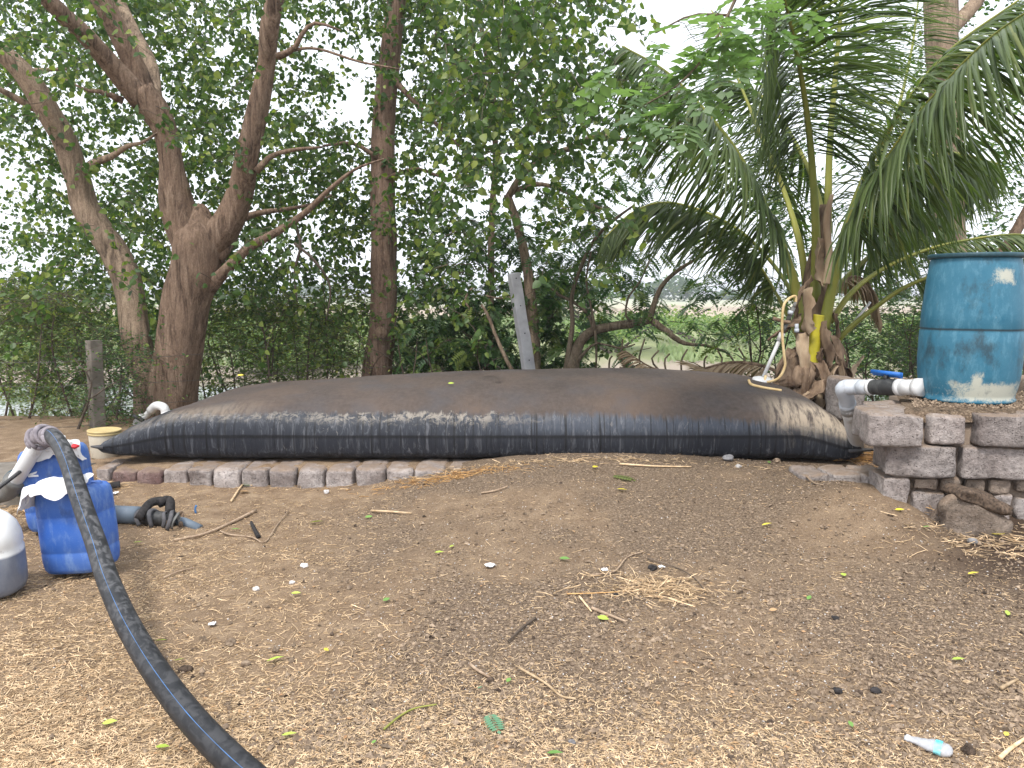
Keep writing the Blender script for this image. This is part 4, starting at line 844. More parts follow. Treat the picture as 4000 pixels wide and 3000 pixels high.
SH = [([(3165, 1090, 7.15, 50), (3130, 1130, 7.1, 44), (3112, 1190, 7.1, 30), (3105, 1250, 7.15, 14)], 'sheath'),
 ([(3150, 1130, 7.05, 60), (3160, 1200, 7.0, 70), (3155, 1270, 7.0, 62), (3158, 1310, 7.0, 30)], 'sheath_pale'),
 ([(3215, 930, 7.1, 60), (3205, 1010, 7.1, 76), (3210, 1080, 7.1, 60), (3222, 1120, 7.1, 20)], 'sheath_pale'),
 ([(3135, 1300, 7.0, 44), (3140, 1380, 6.95, 48), (3148, 1450, 6.95, 34), (3150, 1495, 6.95, 14)], 'sheath_pale'),
 ([(3240, 1330, 7.1, 70), (3260, 1400, 7.05, 60), (3300, 1440, 7.05, 40), (3330, 1480, 7.1, 16)], 'sheath'),
 ([(3120, 1380, 7.1, 40), (3085, 1440, 7.0, 50), (3050, 1490, 7.0, 46), (3010, 1520, 7.0, 16)], 'sheath'),
 ([(3230, 1420, 7.1, 80), (3220, 1470, 7.0, 90), (3215, 1540, 7.0, 60), (3195, 1610, 7.0, 30)], 'sheath_pale'),
 ([(3190, 1420, 7.1, 90), (3150, 1450, 7.0, 90), (3100, 1490, 6.95, 60), (3040, 1500, 6.95, 24)], 'sheath'),
 ([(3260, 1450, 7.1, 50), (3275, 1510, 7.0, 46), (3265, 1570, 7.0, 34), (3255, 1610, 7.0, 14)], 'sheath'),
 ([(3120, 1230, 7.2, 30), (3095, 1270, 7.1, 40), (3040, 1300, 7.1, 30), (3000, 1330, 7.1, 10)], 'sheath'),
 ([(3260, 1220, 7.2, 40), (3280, 1290, 7.1, 46), (3270, 1350, 7.1, 34), (3290, 1400, 7.1, 12)], 'sheath'),
 ([(3175, 1480, 6.95, 90), (3165, 1520, 6.9, 90), (3120, 1545, 6.9, 60), (3060, 1550, 6.9, 20)], 'sheath'),
 ([(3210, 1260, 7.05, 60), (3225, 1330, 7.0, 60), (3240, 1400, 7.0, 44), (3235, 1440, 7.0, 14)], 'sheath'),
 ([(3300, 1500, 7.2, 36), (3340, 1440, 7.3, 34), (3370, 1400, 7.4, 26)], 'sheath_pale'),
 ([(3250, 1620, 7.1, 46), (3300, 1560, 7.2, 36), (3350, 1500, 7.3, 26)], 'sheath')]
for k, (p, m_) in enumerate(SH): strap(p, m_, palm, seed=k+1, tw=.3+k*1.1)
for k in range(34):
    y = 1290+330*rng.random()**.8; sg = rng.choice([-1, 1]); x = 3190+sg*rng.uniform(5, 75); d = 7.05+.25*rng.random()-.10*(abs(x-3190) < 40); l = rng.uniform(50, 150); w = rng.uniform(14, 46); o = sg*rng.uniform(.1, .9)*l
    strap([(x, y, d, w), (x+o*.4, y+l*.25*rng.uniform(-.6, 1), d-.05, w*1.1), (x+o*.8, y+l*.6, d-.06, w*.8), (x+o*.9+rng.uniform(-15, 15), y+l, d-.04, w*.25)], 'sheath' if rng.random() < .72 else 'sheath_pale', palm, seed=40+k, tw=rng.uniform(0, 3), n=9, rag=.45, thick=.004)

# ------------------------------------------------------------------ the biogas bag
def digester():
    XL, XR, YC = -3.22, 2.73, 6.92; NU, NV = 260, 112
    us = np.concatenate([XL+1.0*np.linspace(0, 1, 60)**1.8, np.linspace(XL+1.0, XR-.8, NU-110)[1:-1], XR-.8*np.linspace(1, 0, 52)**1.8])
    rx = [-3.3, -2.6, -2.14, -1.35, -.7, 0, 1.31, 2.1, 2.8]; rz_ = [.69, .70, .715, .735, .755, .766, .765, .745, .735]
    le = [0, .03, .08, .15, .3, .6, 1.06, 1.85, 3.2]; lf = [0, .16, .24, .33, .46, .62, .76, .89, 1]
    re = [0, .02, .06, .12, .25, .6, 1.0, 1.4]; rf = [0, .26, .45, .62, .78, .93, .985, 1]
    a = np.linspace(0, 2*np.pi, NV, endpoint=False)
    U = us[:, None]+0*a[None]
    el, er = U-XL, XR-U
    f = np.minimum(np.interp(el, le, lf), np.interp(er, re, rf))
    mid = np.minimum(sstep(0, .6, el), sstep(0, .5, er)); w = 1.06-.085*mid; zs = .27+.075*mid; zr = np.interp(U, rx, rz_)
    zs = np.where(er < .5, .245+.10*sstep(0, .5, er), zs)
    ca, sa = -np.cos(a)[None], np.sin(a)[None]
    top = sa >= 0
    n_t = 2.25+1.7*(1-sstep(.3, 2.0, el))+.9*(1-sstep(.1, 1.0, er)); n_b = 6.5
    e = np.where(top, 2/n_t, 2/n_b+0*n_t)
    y = YC+w*np.sign(ca)*np.abs(ca)**e
    Ht = (zr-zs)*f; Hb = (zs-.128)*np.clip(f*1.6, 0, 1)**.6
    z = zs+np.where(top, Ht*np.abs(sa)**(2/n_t), -Hb*np.abs(sa)**(2/n_b))
    bow = .14*(1-np.clip(np.abs(y-YC)/1.06, 0, 1)**2)
    x = U+bow*np.exp(-el/.5)-bow*np.exp(-er/.5)
    fa = np.where(np.cos(a) > 0, a, np.pi-a); fa = np.where(fa > np.pi, fa-2*np.pi, fa); fa = np.arcsin(np.sin(a))
    s = (1+fa/(np.pi/2))[None]+0*U
    fr_ = (np.cos(a) > .0)[None]*1.
    # puckers of the membrane under the seam and at the shoulder
    pk = .006*vnoise(np.stack([x*22, s*1.4, y*0], -1), 3)+.004*vnoise(np.stack([x*48, s*2.4, y*0], -1), 4)
    pk = pk*np.clip(1-np.abs(s-.75)/.75, 0, 1)
    sh = .010*np.abs(vnoise(np.stack([x*9-s*3, s*1., y*0], -1), 9))*np.clip(1-np.abs(s-1.22)/.2, 0, 1)*sstep(-.3, .3, x)*(1-sstep(1.8, 2.2, x))
    en = .016*vnoise(np.stack([s*9, x*2, y*0], -1), 6)*np.clip(1-np.minimum(el, er)/.5, 0, 1)*np.clip(f*2, 0, 1)
    big = .012*fbm(np.stack([x*1.1, y*1.1, z*2], -1), 3, 12)*np.clip(f*1.5, 0, 1)*(s > 1)
    lip = .010*np.exp(-((s-1)/.03)**2)*(f > .0)
    y = y-(pk-sh+lip)*fr_; z = z+big+en*(s > 1.02)
    z = np.maximum(z, .1285)
    mb = MB(); n = len(us); i = np.arange(n-1)[:, None]*NV; j = np.arange(NV)[None]; k = (j+1) % NV
    F = np.stack([i+j, i+NV+j, i+NV+k, i+k], -1).reshape(-1, 4)
    V = np.stack([x, y, z], -1).reshape(-1, 3)
    mb.add(V, [F, np.array([list(range(NV))[::-1]])] if False else F, .5)
    zb = np.interp(x, [-3.2, -1, .5, 1.6, 2.2], [.50, .505, .50, .465, .43])
    lim = 1+2/np.pi*np.arcsin(np.clip((zb-zs)/np.maximum(Ht, .01), 0, 1)**(n_t/2))+.02
    lim = np.where(zb-zs >= Ht*.98, 2.3, lim)
    crust = np.interp(x, [-3.0, -2.5, -1.8, -1.1, -.3, .1, .4, 2.0, 2.3], [.3, .4, .6, .9, 1., .35, .0, .0, .5])+0*s
    endc = np.interp(x, [1.95, 2.15, 2.5, 2.66], [0, .8, 1., .6])*np.interp(s, [1.02, 1.12, 1.35, 1.55], [0, 1, 1, 0])
    endc = endc+np.interp(x, [-3.1, -2.95, -2.3, -1.9], [0, .3, .3, 0])*np.interp(s, [1.15, 1.3, 1.45, 1.6], [0, 1, .8, 0])
    t = thing('biogas_digester_bag', 'long inflated black membrane bag with brown dusty crown lying on block edging', 'biogas bag', (0, YC, .128))
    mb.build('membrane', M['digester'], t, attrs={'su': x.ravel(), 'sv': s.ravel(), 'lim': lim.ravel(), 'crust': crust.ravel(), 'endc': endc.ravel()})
    # welded ears at the corners
    for (xa, ya, za, dx) in ((XL, YC-1.06, .27, -.055), (XR, YC-1.06, .245, .13), (XL, YC+1.06, .27, -.05), (XR, YC+1.06, .245, .06)):
        q = MB(); q.add([(xa-dx*.9, ya-.03, za+.012), (xa-dx*.9, ya+.10, za+.012), (xa+dx, ya+.01, za+.012), (xa-dx*.9, ya-.03, za-.01), (xa-dx*.9, ya+.10, za-.01), (xa+dx, ya+.01, za+.0)],
                       [np.array([(0, 1, 2), (3, 5, 4)]), np.array([(0, 2, 5, 3), (1, 4, 5, 2), (0, 3, 4, 1)])]); q.build('welded_corner', M['sock'], t)
    return t
dg = digester()
def digz(x, y):
    q = min(abs(y-6.92)/.975, .999); zr = float(np.interp(x, [-3.3, -2.6, -2.14, -1.35, 0, 1.31, 2.1, 2.8], [.69, .70, .715, .735, .766, .765, .745, .735])); f = float(np.interp(2.73-x, [0, .12, .25, .6, 1.0, 1.4], [0, .62, .78, .93, .985, 1]))
    return .345+(zr-.345)*f*(1-q**2.25)**(1/2.25)
# outlet elbow at the far left corner
def pipe(parent, name, mat, pts, r, seg=18, n=None):
    mb = MB(); P = np.asarray(pts, float); P = spline(P, n) if n else P; mb.add(*tube(P, r, seg)); return mb.build(name, M[mat], parent)
el = thing('outlet_elbow', 'white bent pipe elbow sticking out behind the left end of black bag', 'pipe elbow', W(600, 1620, 7.7))
pipe(el, 'elbow', 'pvc', [W(648, 1618, 7.6), W(640, 1592, 7.6), W(610, 1585, 7.65), W(588, 1605, 7.7)], .043, 18, 14)
pipe(el, 'socket', 'pvc', [W(655, 1628, 7.6), W(647, 1608, 7.6)], .048)
pipe(el, 'pipe', 'pvc', [W(592, 1600, 7.7), W(560, 1635, 7.75), W(520, 1668, 7.8)], .031, 18, 8)
pipe(el, 'socket', 'pvc', [W(556, 1628, 7.75), W(535, 1652, 7.78)], .040)
mb = MB(); mb.add(*tube(spline([W(560, 1645, 7.7), W(540, 1632, 7.7), W(512, 1622, 7.7)], 8), .022, 8)); tag(mb.build('rubber_scrap', M['valve_black']), 'black rubber scrap poking out beside the white outlet elbow', 'rubber scrap')
# gas outlet
gx, gy = 1.0, 0
g0 = W(2978, 1492, 6.75); g0[2] = digz(g0[0], 6.75)+.01
go = thing('gas_outlet', 'white riser pipe with valve and cream gas hose standing on black bag by the palm', 'gas outlet', g0)
top_ = W(3108, 1192, 6.75); vec = top_-W(2978, 1492, 6.75)
def gp(t): return g0+vec*t
pipe(go, 'riser', 'pvc', [gp(0), gp(.52)], .016)
pipe(go, 'coupling', 'pvc', [gp(.50), gp(.60)], .025)
pipe(go, 'valve_body', 'hose_grey', [gp(.60), gp(.76)], .018)
pipe(go, 'valve_body', 'hose_grey', [gp(.75), gp(.93)], .020)
pipe(go, 'nozzle', 'hose_grey', [gp(.92), gp(1.0)], .013)
pipe(go, 'tap', 'sheath', [gp(.72)+(-.12, 0, .05), gp(.72)+(-.03, -.02, .02), gp(.74)+(.02, -.03, 0)], .016, 8, 6)
pipe(go, 'tap', 'pvc_grey', [gp(.86)+(-.035, -.03, .01), gp(.86)+(.0, -.03, .0)], .018, 10)
mb = MB(); mb.add(*lathe([(0, .03), (.045, .028), (.06, .02), (.085, .016), (.09, 0), (.0, 0)], 24, g0+(0, 0, -.012), rotx(.18))); mb.build('flange', M['pvc'], go)
pipe(go, 'hose', 'cream_hose', [gp(1.0)+(.0, 0, -.02), gp(1.0)+(-.005, 0, .05), W(3080, 1168, 6.72), W(3060, 1200, 6.7), W(3055, 1290, 6.7), W(3062, 1380, 6.68), W(3066, 1430, 6.68), W(3040, 1478, 6.65), W(2990, 1492, 6.68), g0+(.02, -.02, .03)], .0115, 10, 60)
def dg_pt(px, py, d): p = W(px, py, d); p[2] = digz(p[0], p[1])+.014; return p
pipe(go, 'hose_ring', 'cream_hose', [dg_pt(2925, 1480, 6.55), dg_pt(2935, 1492, 6.42), dg_pt(2975, 1503, 6.36), dg_pt(3015, 1514, 6.34), dg_pt(3052, 1524, 6.34)], .0115, 10, 24)
pd = thing('pipe_stub', 'short grey capped pipe stub hanging at the palm trunk beside the gas outlet', 'pipe stub', W(3112, 1290, 7.0))
pipe(pd, 'stub', 'pvc_grey', [W(3112, 1265, 6.98), W(3112, 1290, 6.98)], .017, 12); pipe(pd, 'cap', 'pvc_grey', [W(3112, 1284, 6.98), W(3112, 1298, 6.98)], .022, 12)
tk = thing('hanging_tube', 'thin white tube slanting behind the palm petioles', 'tube', W(3360, 1240, 7.6)); pipe(tk, 'tube', 'pvc', [W(3330, 1265, 7.6), W(3400, 1180, 7.6)], .012, 8)

# ------------------------------------------------------------------ block edging under the bag
ed = thing('block_edging', 'row of rough grey-pink cast blocks edging the bed under the black bag', 'block edging', (-1.4, 5.85, 0))
fx = [(323, 388), (391, 492), (496, 596), (597, 700), (700, 803), (803, 913), (913, 1022), (1024, 1135), (1138, 1249), (1251, 1370), (1372, 1490), (1491, 1607), (1607, 1737), (1741, 1883), (1886, 2010)]
for k, (a, b_) in enumerate(fx):
    d = 5.70; x0, x1 = (a-2000)/F_PX*d, (b_-2000)/F_PX*d
    st_ = k in (1, 2) ; h = .20 if not st_ else .19
    zt = .135-(.014 if st_ else 0)+rng.uniform(-.006, .006)
    V, F = block(((x0+x1)/2, d+.20+rng.uniform(-.012, .012), zt-h/2), (x1-x0-.006, .38, h), 100+k, rnd=.32, rough=.010, rz=rng.uniform(-.03, .03), chip=.02)
    mb = MB(); mb.add(V, F); mb.build('block', M['block_stained' if k in (1, 2, 3) and k != 3 else 'block'], ed)
pl = thing('sunken_block', 'worn block top sunk in soil, leftmost of three in front of right tip of black bag', 'block', W(3190, 1845, 5.5))
specs = [(3133, 3240, 5.52, .26, 'worn flat sunken block, leftmost of three before right tip of black bag'), (3240, 3362, 5.48, .28, 'worn flat sunken block, middle of three before right tip of black bag'), (3372, 3484, 5.40, .30, 'pinkish block half sunk in soil against the foot of the block wall')]
for q, (a, b_, d, dp, lab) in enumerate(specs):
    x0, x1 = (a-2000)/F_PX*d, (b_-2000)/F_PX*d; o = pl if q == 0 else None
    V, F = block(((x0+x1)/2, d+.02, .078+.016*q), (x1-x0, dp+.06, .19), 140+q, rnd=.35, rough=.010)
    mb = MB(); mb.add(V, F)
    ob_ = tag(mb.build('sunken_block', M['block']), lab, 'block', 'sunken blocks before the right tip of the bag')
bpy.data.objects.remove(pl)

# ------------------------------------------------------------------ the block wall on the right
wl = thing('block_wall', 'stacked rough grey block wall carrying the blue drum at right edge', 'block wall', (2.9, 4.9, 0))
SL = -.13
def yf(x): return 4.53+SL*(x-2.2)
def wb(x0, x1, z0, z1, dp=.24, off=0., seed=0, mat='block', rz=SL*1.0, rnd=.19, rough=.012):
    x = (x0+x1)/2; V, F = block((x, yf(x)+off+dp/2, (z0+z1)/2), (x1-x0-.008, dp, z1-z0), seed, rnd, rough, rz)
    mb = MB(); mb.add(V, F); mb.build('block' if mat == 'block' else 'stone', M[mat], wl)
def sb(t0, t1, z0, z1, wdt=.22, off=0., seed=0, mat='block'):
    """a block of the receding left side; t metres back from the corner"""
    t = (t0+t1)/2; ax, ay = 2.17+.262*t, 4.53+.965*t
    V, F = block((ax+off+wdt/2, ay+.02, (z0+z1)/2), (wdt, t1-t0-.008, z1-z0), seed, .19, .012, -.265)
    mb = MB(); mb.add(V, F); mb.build('block', M[mat], wl)
wb(2.165, 2.485, .545, .742, .42, -.02, 1, rz=-.2); wb(2.515, 2.715, .56, .728, .22, .03, 2); wb(2.76, 3.17, .555, .752, .26, -.01, 3); wb(3.18, 3.62, .55, .75, .26, 0, 4); wb(3.63, 4.0, .55, .75, .26, 0, 5)
wb(2.272, 2.69, .352, .548, .30, .035, 11, rz=-.17); wb(2.70, 3.17, .352, .55, .26, .03, 12); wb(3.18, 3.62, .35, .55, .26, .03, 13); wb(3.63, 4.0, .35, .55, .26, .03, 14)
sm = [(2.445, 2.60), (2.61, 2.735), (2.745, 2.87), (2.88, 3.01), (3.02, 3.15), (3.16, 3.33), (3.34, 3.5)]
for q, (a, b_) in enumerate(sm): wb(a, b_, .262-.012*(q % 2), .345, .16, .075, 20+q, 'small_stone', rnd=.5, rough=.008)
wb(2.265, 2.44, .14, .348, .26, .05, 31); wb(2.45, 2.66, .02, .255, .24, .075, 32); wb(2.67, 2.88, .02, .25, .24, .075, 33); wb(2.89, 3.03, .01, .25, .24, .075, 34); wb(3.04, 3.4, .0, .25, .24, .07, 35)
sb(.42, .66, .55, .73, .2, .045, 41); sb(.68, .90, .53, .70, .2, .085, 42); sb(.33, .66, .35, .545, .2, .14, 43)
sb(.30, .65, .14, .345, .2, .17, 45)
V, F = block((2.93, 6.7, .55), (.22, .35, .36), 48, .3, .012); mb = MB(); mb.add(V, F); mb.build('block', M['block'], wl)
V, F = block((3.35, 5.75, .68), (.3, .3, .24), 49, .3, .012); mb = MB(); mb.add(V, F); mb.build('block', M['block'], wl)
V, F = block((3.75, 5.3, .78), (.4, .3, .2), 50, .3, .012); mb = MB(); mb.add(V, F); mb.build('block', M['small_stone'], wl)
# mortar and rubble core, soil on top
def prism(poly, z0, z1):
    n = len(poly); V = [(x, y, z0) for x, y in poly]+[(x, y, z1) for x, y in poly]
    return V, [np.array([(k, (k+1) % n, n+(k+1) % n, n+k) for k in range(n)]), np.array([(n, n+k, n+k+1) for k in range(1, n-1)])]
core = [(2.40, yf(2.40)+.13), (4.2, yf(4.2)+.13), (4.6, 6.4), (3.05, 6.15), (2.60, 5.25)]
mb = MB(); mb.add(*prism(core, -.1, .725)); mb.build('core', M['mortar'], wl)
nx, ny = 90, 80; A = np.linspace(0, 1, nx); B_ = np.linspace(0, 1, ny); A, B_ = np.meshgrid(A, B_)
c0 = np.array([(2.37, yf(2.33)+.10), (4.2, yf(4.2)+.10), (4.6, 6.6), (3.12, 6.3)])
PX = (1-A)*(1-B_)*c0[0][0]+A*(1-B_)*c0[1][0]+A*B_*c0[2][0]+(1-A)*B_*c0[3][0]; PY = (1-A)*(1-B_)*c0[0][1]+A*(1-B_)*c0[1][1]+A*B_*c0[2][1]+(1-A)*B_*c0[3][1]
edg = np.minimum.reduce([A, B_, 1-A, 1-B_]); PZ = .735+.035*sstep(0, .12, edg)+.010*fbm(p3(PX*8, PY*8), 4, 51)-.06*(edg < .001)
i = np.arange(ny-1)[:, None]*nx; j = np.arange(nx-1)[None]
mb = MB(); mb.add(np.stack([PX, PY, PZ], -1).reshape(-1, 3), np.stack([i+j, i+j+1, i+nx+j+1, i+nx+j], -1).reshape(-1, 4), .5)
tag(mb.build('soil', M['ground'], wl, attrs={'gravel': np.ones(nx*ny), 'wet': np.zeros(nx*ny)}), kind='stuff')
# the boulder at the wall foot
def lump(c, s, seed, amp=.18, n=16, M_=None):
    a = np.linspace(0, math.pi, n); pr = [(math.sin(t), -math.cos(t)) for t in a]; V, F = lathe(pr, n*2)
    V = V*(1+amp*fbm(V*1.3+seed, 4, seed))[:, None]*(1+.04*fbm(V*6+seed, 2, seed+4))[:, None]
    V = V*np.asarray(s)
    if M_ is not None: V = V@np.asarray(M_).T
    return V+np.asarray(c), F
bo = thing('boulder', 'large rough boulder with dark brown crust on top resting against the block wall foot', 'boulder', (2.83, 4.42, 0))
V, F = block((2.71, 4.42, .13), (.44, .24, .32), 61, .75, .03, .02, .06); V[:, 2] -= np.clip((V[:, 0]-2.66)*.5, -.015, .11)*sstep(.02, .16, V[:, 2])+.5*np.clip(2.58-V[:, 0], 0, .1)*(V[:, 2] > .1); mb = MB(); mb.add(V, F); mb.build('base', M['small_stone'], bo)
V, F = block((0, 0, 0), (.33, .21, .12), 62, .6, .022, 0, .03); V[:, 2] *= 1-.5*np.abs(V[:, 0])/.17; V = V@roty(.30).T+np.array((2.725, 4.40, .262)); mb = MB(); mb.add(V, F); mb.build('cap_stone', M['dark_clod'], bo)

# ------------------------------------------------------------------ blue drum and its outlet
dr = thing('plastic_drum', 'big faded blue plastic drum with cream paint smears standing on block wall', 'drum', (2.952, 4.95, .775))
PR_ = [(0, .012), (.262, .012), (.272, 0), (.288, .002), (.291, .014), (.281, .026), (.286, .05), (.299, .10), (.309, .17), (.3135, .26), (.3125, .36), (.309, .440), (.3045, .452), (.309, .462), (.304, .56), (.296, .66), (.287, .76), (.277, .85), (.268, .895), (.262, .908)]
pr = np.array(PR_); pr[:, 0] *= .945; mb = MB(); V, F = lathe(pr, 64)
V = V*(1+.006*fbm(V*3.3, 3, 77))[:, None]; mb.add(V, F); mb.build('body', M['drum'], dr, local=True)
mb = MB(); mb.add(*lathe([(a*.945, b_) for a, b_ in [(.255, .900), (.284, .902), (.2885, .908), (.2885, .922), (.284, .930), (.268, .930), (.262, .918), (0, .914)]], 64)); mb.build('rim', M['drum_rim'], dr, local=True)
pp = thing('outlet_pipe', 'white and grey drain pipe running from blue drum down beside black bag', 'pipe', (2.62, 5.0, .8))
A0 = np.array((2.66, 4.93, .853)); B0 = W(3335, 1512, 5.45); dv = B0-A0
def ap(t): return A0+dv*t
pipe(pp, 'coupling', 'pvc', [ap(.02), ap(.10)], .060); pipe(pp, 'coupling', 'pvc', [ap(.08), ap(.30)], .052); pipe(pp, 'coupling', 'pvc', [ap(.28), ap(.34)], .057)
vb = pipe(pp, 'valve', 'valve_black', [ap(.33), ap(.36), ap(.45), ap(.55), ap(.66), ap(.72)], np.array([.050, .053, .058, .056, .053, .050]))
pipe(pp, 'collar', 'pvc', [ap(.71), ap(.75)], .058); pipe(pp, 'coupling', 'pvc_grey', [ap(.74), ap(.93)], .053)
dn = W(3347, 1745, 5.95)
pipe(pp, 'elbow', 'pvc_grey', [ap(.90), ap(.97), B0+(-.065, .02, -.012), W(3306, 1555, 5.52), W(3312, 1592, 5.56)], .055, 20, 24)
pipe(pp, 'socket', 'pvc_grey', [W(3310, 1572, 5.54), W(3315, 1606, 5.6)], .0595)
pipe(pp, 'downpipe', 'pvc', [W(3313, 1590, 5.56), W(3333, 1680, 5.75), dn, dn+(.02, .06, -.2)], .0525, 20, 10)
hb = MB(); hc = ap(.52)+(0, 0, .098); uv_ = dv/np.linalg.norm(dv); ang = math.atan2(uv_[1], uv_[0])
hb.add(*box(hc, (.235, .030, .026), rotz(ang))); hb.add(*box(hc+(0, 0, -.008)-rotz(ang)@np.array((0, .012, 0)), (.24, .008, .036), rotz(ang))); h = hb.build('handle', M['valve_blue'], vb)
hb = MB(); hb.add(*tube(np.array([ap(.52)+(0, 0, .04), ap(.52)+(0, 0, .088)]), .016, 12)); hb.build('stem', M['valve_black'], vb)
h['label'] = 'bright blue lever handle'

# ------------------------------------------------------------------ posts and fence
pg = thing('concrete_post', 'pale concrete fence post leaning left behind middle of black bag', 'post', W(2072, 1500, 8.7))
pa, pb_ = W(2006, 1068, 8.55), W(2084, 1560, 8.7); ax = (pa-pb_); Lp = np.linalg.norm(ax); az = ax/Lp
rx_ = np.cross((0, 1, 0), az); rx_ /= np.linalg.norm(rx_); ry_ = np.cross(az, rx_)
c_, s_ = math.cos(.42), math.sin(.42); r1 = rx_*c_+ry_*s_; r2 = -rx_*s_+ry_*c_
def postmesh(w0, w1, d0, ch=.008, n=26, seed=0):
    V, ring = [], [(-1, -1), (1, -1), (1, 1), (-1, 1)]; prof = []
    for sx, sy in ring:
        prof += [(sx*1.0, sy*.86), (sx*.9, sy*1.0)] if (sx*sy > 0) else [(sx*.9, sy*1.0), (sx*1.0, sy*.86)]
    V = []
    for q in range(n):
        t = q/(n-1); w = w0+(w1-w0)*t; c = pb_+ax*t
        for px_, py_ in prof:
            nz = .0025*float(fbm(np.array([[px_*2+seed, py_*2, t*14]]), 2, seed)[0])
            V.append(c+r1*(px_*(w/2+nz))+r2*(py_*(d0/2+nz)))
    m = len(prof); i = np.arange(n-1)[:, None]*m; j = np.arange(m)[None]; k = (j+1) % m
    F = np.stack([i+j, i+k, i+m+k, i+m+j], -1).reshape(-1, 4); cap = np.array([[(n-1)*m+q for q in (0, a, a+1)] for a in range(1, m-1)])
    return V, [F, cap]
mb = MB(); mb.add(*postmesh(.135, .118, .10)); mb.build('shaft', M['concrete_post'], pg, smooth=False)
for py_ in (1086, 1190, 1296, 1401):
    t = (py_-1068)/(1560-1068); c = pa+(pb_-pa)*t-r2*.052
    mb = MB(); mb.add(*tube(np.array([c, c+r2*.02]), .0075, 8)); mb.build('bolt_hole', M['hole'], pg)
fe = thing('wire_fence', 'wire fence with an old grey post along the bank at left edge', 'fence', W(370, 1680, 7.65))
pb_, pa = W(385, 1720, 7.65), W(366, 1330, 7.65); ax = pa-pb_; az = ax/np.linalg.norm(ax); rx_ = np.cross((0, 1, 0), az); rx_ /= np.linalg.norm(rx_); ry_ = np.cross(az, rx_)
c_, s_ = math.cos(-.7), math.sin(-.7); r1 = rx_*c_+ry_*s_; r2 = -rx_*s_+ry_*c_
mb = MB(); mb.add(*postmesh(.125, .115, .12, seed=5)); mb.build('post', M['concrete_old'], fe, smooth=False)
for q, (ya, yb) in enumerate(((1405, 1330), (1500, 1440), (1590, 1500), (1660, 1560))):
    P = spline([W(-250, ya+rng.uniform(-8, 8), 7.6), W(120, ya+12, 7.6), W(370, ya, 7.6), W(620, (ya*3+yb)/4+8, 7.9), W(900, (ya+yb)/2+6, 8.4), W(1200, yb+8, 8.9), W(1600, yb-10, 9.3)], 60)
    mb = MB(); mb.add(*tube(P, .0022, 4)); mb.build('wire', M['wire'], fe)
rb = thing('bare_stem', 'bare orange-brown branch curving up to the left of the leaning concrete post', 'branch', W(2010, 1450, 8.9))
limb([(2020, 1480, 8.9, 17), (1985, 1420, 8.9, 16), (1940, 1320, 8.9, 14), (1905, 1230, 8.9, 12), (1880, 1190, 8.9, 8)], 'bark_pale', rb, 'stem', 8)
limb([(1835, 1210, 8.85, 9), (1818, 1170, 8.85, 10), (1838, 1130, 8.85, 9), (1858, 1122, 8.85, 6)], 'bark_pale', rb, 'twig', 6)
limb([(1895, 1155, 8.85, 6), (1950, 1165, 8.85, 6), (2000, 1160, 8.85, 5)], 'bark_pale', rb, 'twig', 5)

# ------------------------------------------------------------------ bucket, cans, jug
def place(o, loc, rot): o.location = tuple(float(v) for v in loc); o.rotation_euler = rot
bk = thing('bucket', 'old cream plastic bucket with yellow rim behind left tip of black bag', 'bucket', (0, 0, 0)); bl = W(412, 1778, 6.2); bl[2] = .125; place(bk, bl, (0, .02, 0)); bk.scale = (.86, .86, .93)
mb = MB(); mb.add(*lathe([(0, .004), (.115, .004), (.118, 0), (.124, .008), (.1395, .212)], 36)); mb.build('body', M['bucket'], bk, local=True)
mb = MB(); mb.add(*lathe([(.1395, .205), (.147, .207), (.147, .218), (.143, .222), (.143, .228), (.149, .23), (.149, .244), (.143, .246), (.132, .244), (.10, .238), (0, .238)], 36)); mb.build('rim', M['bucket_rim'], bk, local=True)

def jerry(name_label, loc, rot, W2=.178, H=.48, ell=.80):
    t = thing('jerry_can', name_label, 'jerry can', (0, 0, 0), 'blue jerry cans under the black hose'); place(t, loc, rot)
    k = W2
    pr = [(0, .012), (.6*k, .010), (.78*k, .0), (.90*k, .008), (.965*k, .03), (k, .07), (k*1.005, .118), (k*.985, .124), (k*1.005, .130), (k*1.01, .20), (k*1.005, .318), (k*.982, .324), (k*1.0, .331), (k*1.0, .39), (k*.985, .43), (k*.95, .455), (k*.87, .474), (k*.74, .482), (k*.55, .478), (k*.4, .470), (0, .468)]
    pr = [(a, z*H/.482) for a, z in pr]
    V, F = lathe(pr, 64, ell=ell, pw=4.6); V = V*(1+.008*fbm(V*5+W2, 3, 3))[:, None]
    mb = MB(); mb.add(V, F); mb.build('body', M['can'], t, local=True)
    P = spline([(-.055, 0, H-.02), (-.05, 0, H+.018), (0, 0, H+.030), (.075, 0, H+.018), (.085, 0, H-.02)], 16); mb = MB(); mb.add(*tube(P, .017, 12)); mb.build('handle', M['can'], t, local=True)
    mb = MB(); mb.add(*lathe([(.026, H-.03), (.026, H-.004), (.030, H-.002), (.030, H+.014), (.026, H+.018), (0, H+.018)], 20, (-.10, .03, 0))); mb.build('cap', M['cap_red'], t, local=True)
    mb = MB(); mb.add(*lathe([(.026, H-.02), (.026, H+.004), (.02, H+.008), (0, H+.008)], 18, (.115, .03, 0))); mb.build('bung', M['can'], t, local=True)
    return t
jc1 = jerry('scuffed blue jerry can in front, with a white rag over its left shoulder', (-2.05, 3.90, .0), (-.02, -.075, -.10), .163, .45)
c1 = W(328, 2215, 3.90); place(jc1, (c1[0]-.03, 3.90, .005), (-.02, -.085, -.12)); bpy.data.objects[jc1.name].location.y = 3.95
c2 = W(250, 2010, 4.62); jc2 = jerry('blue jerry can behind, with a white tick mark and a hole in its side', (c2[0], 4.62, .03), (-.02, -.09, .12), .174, .50)
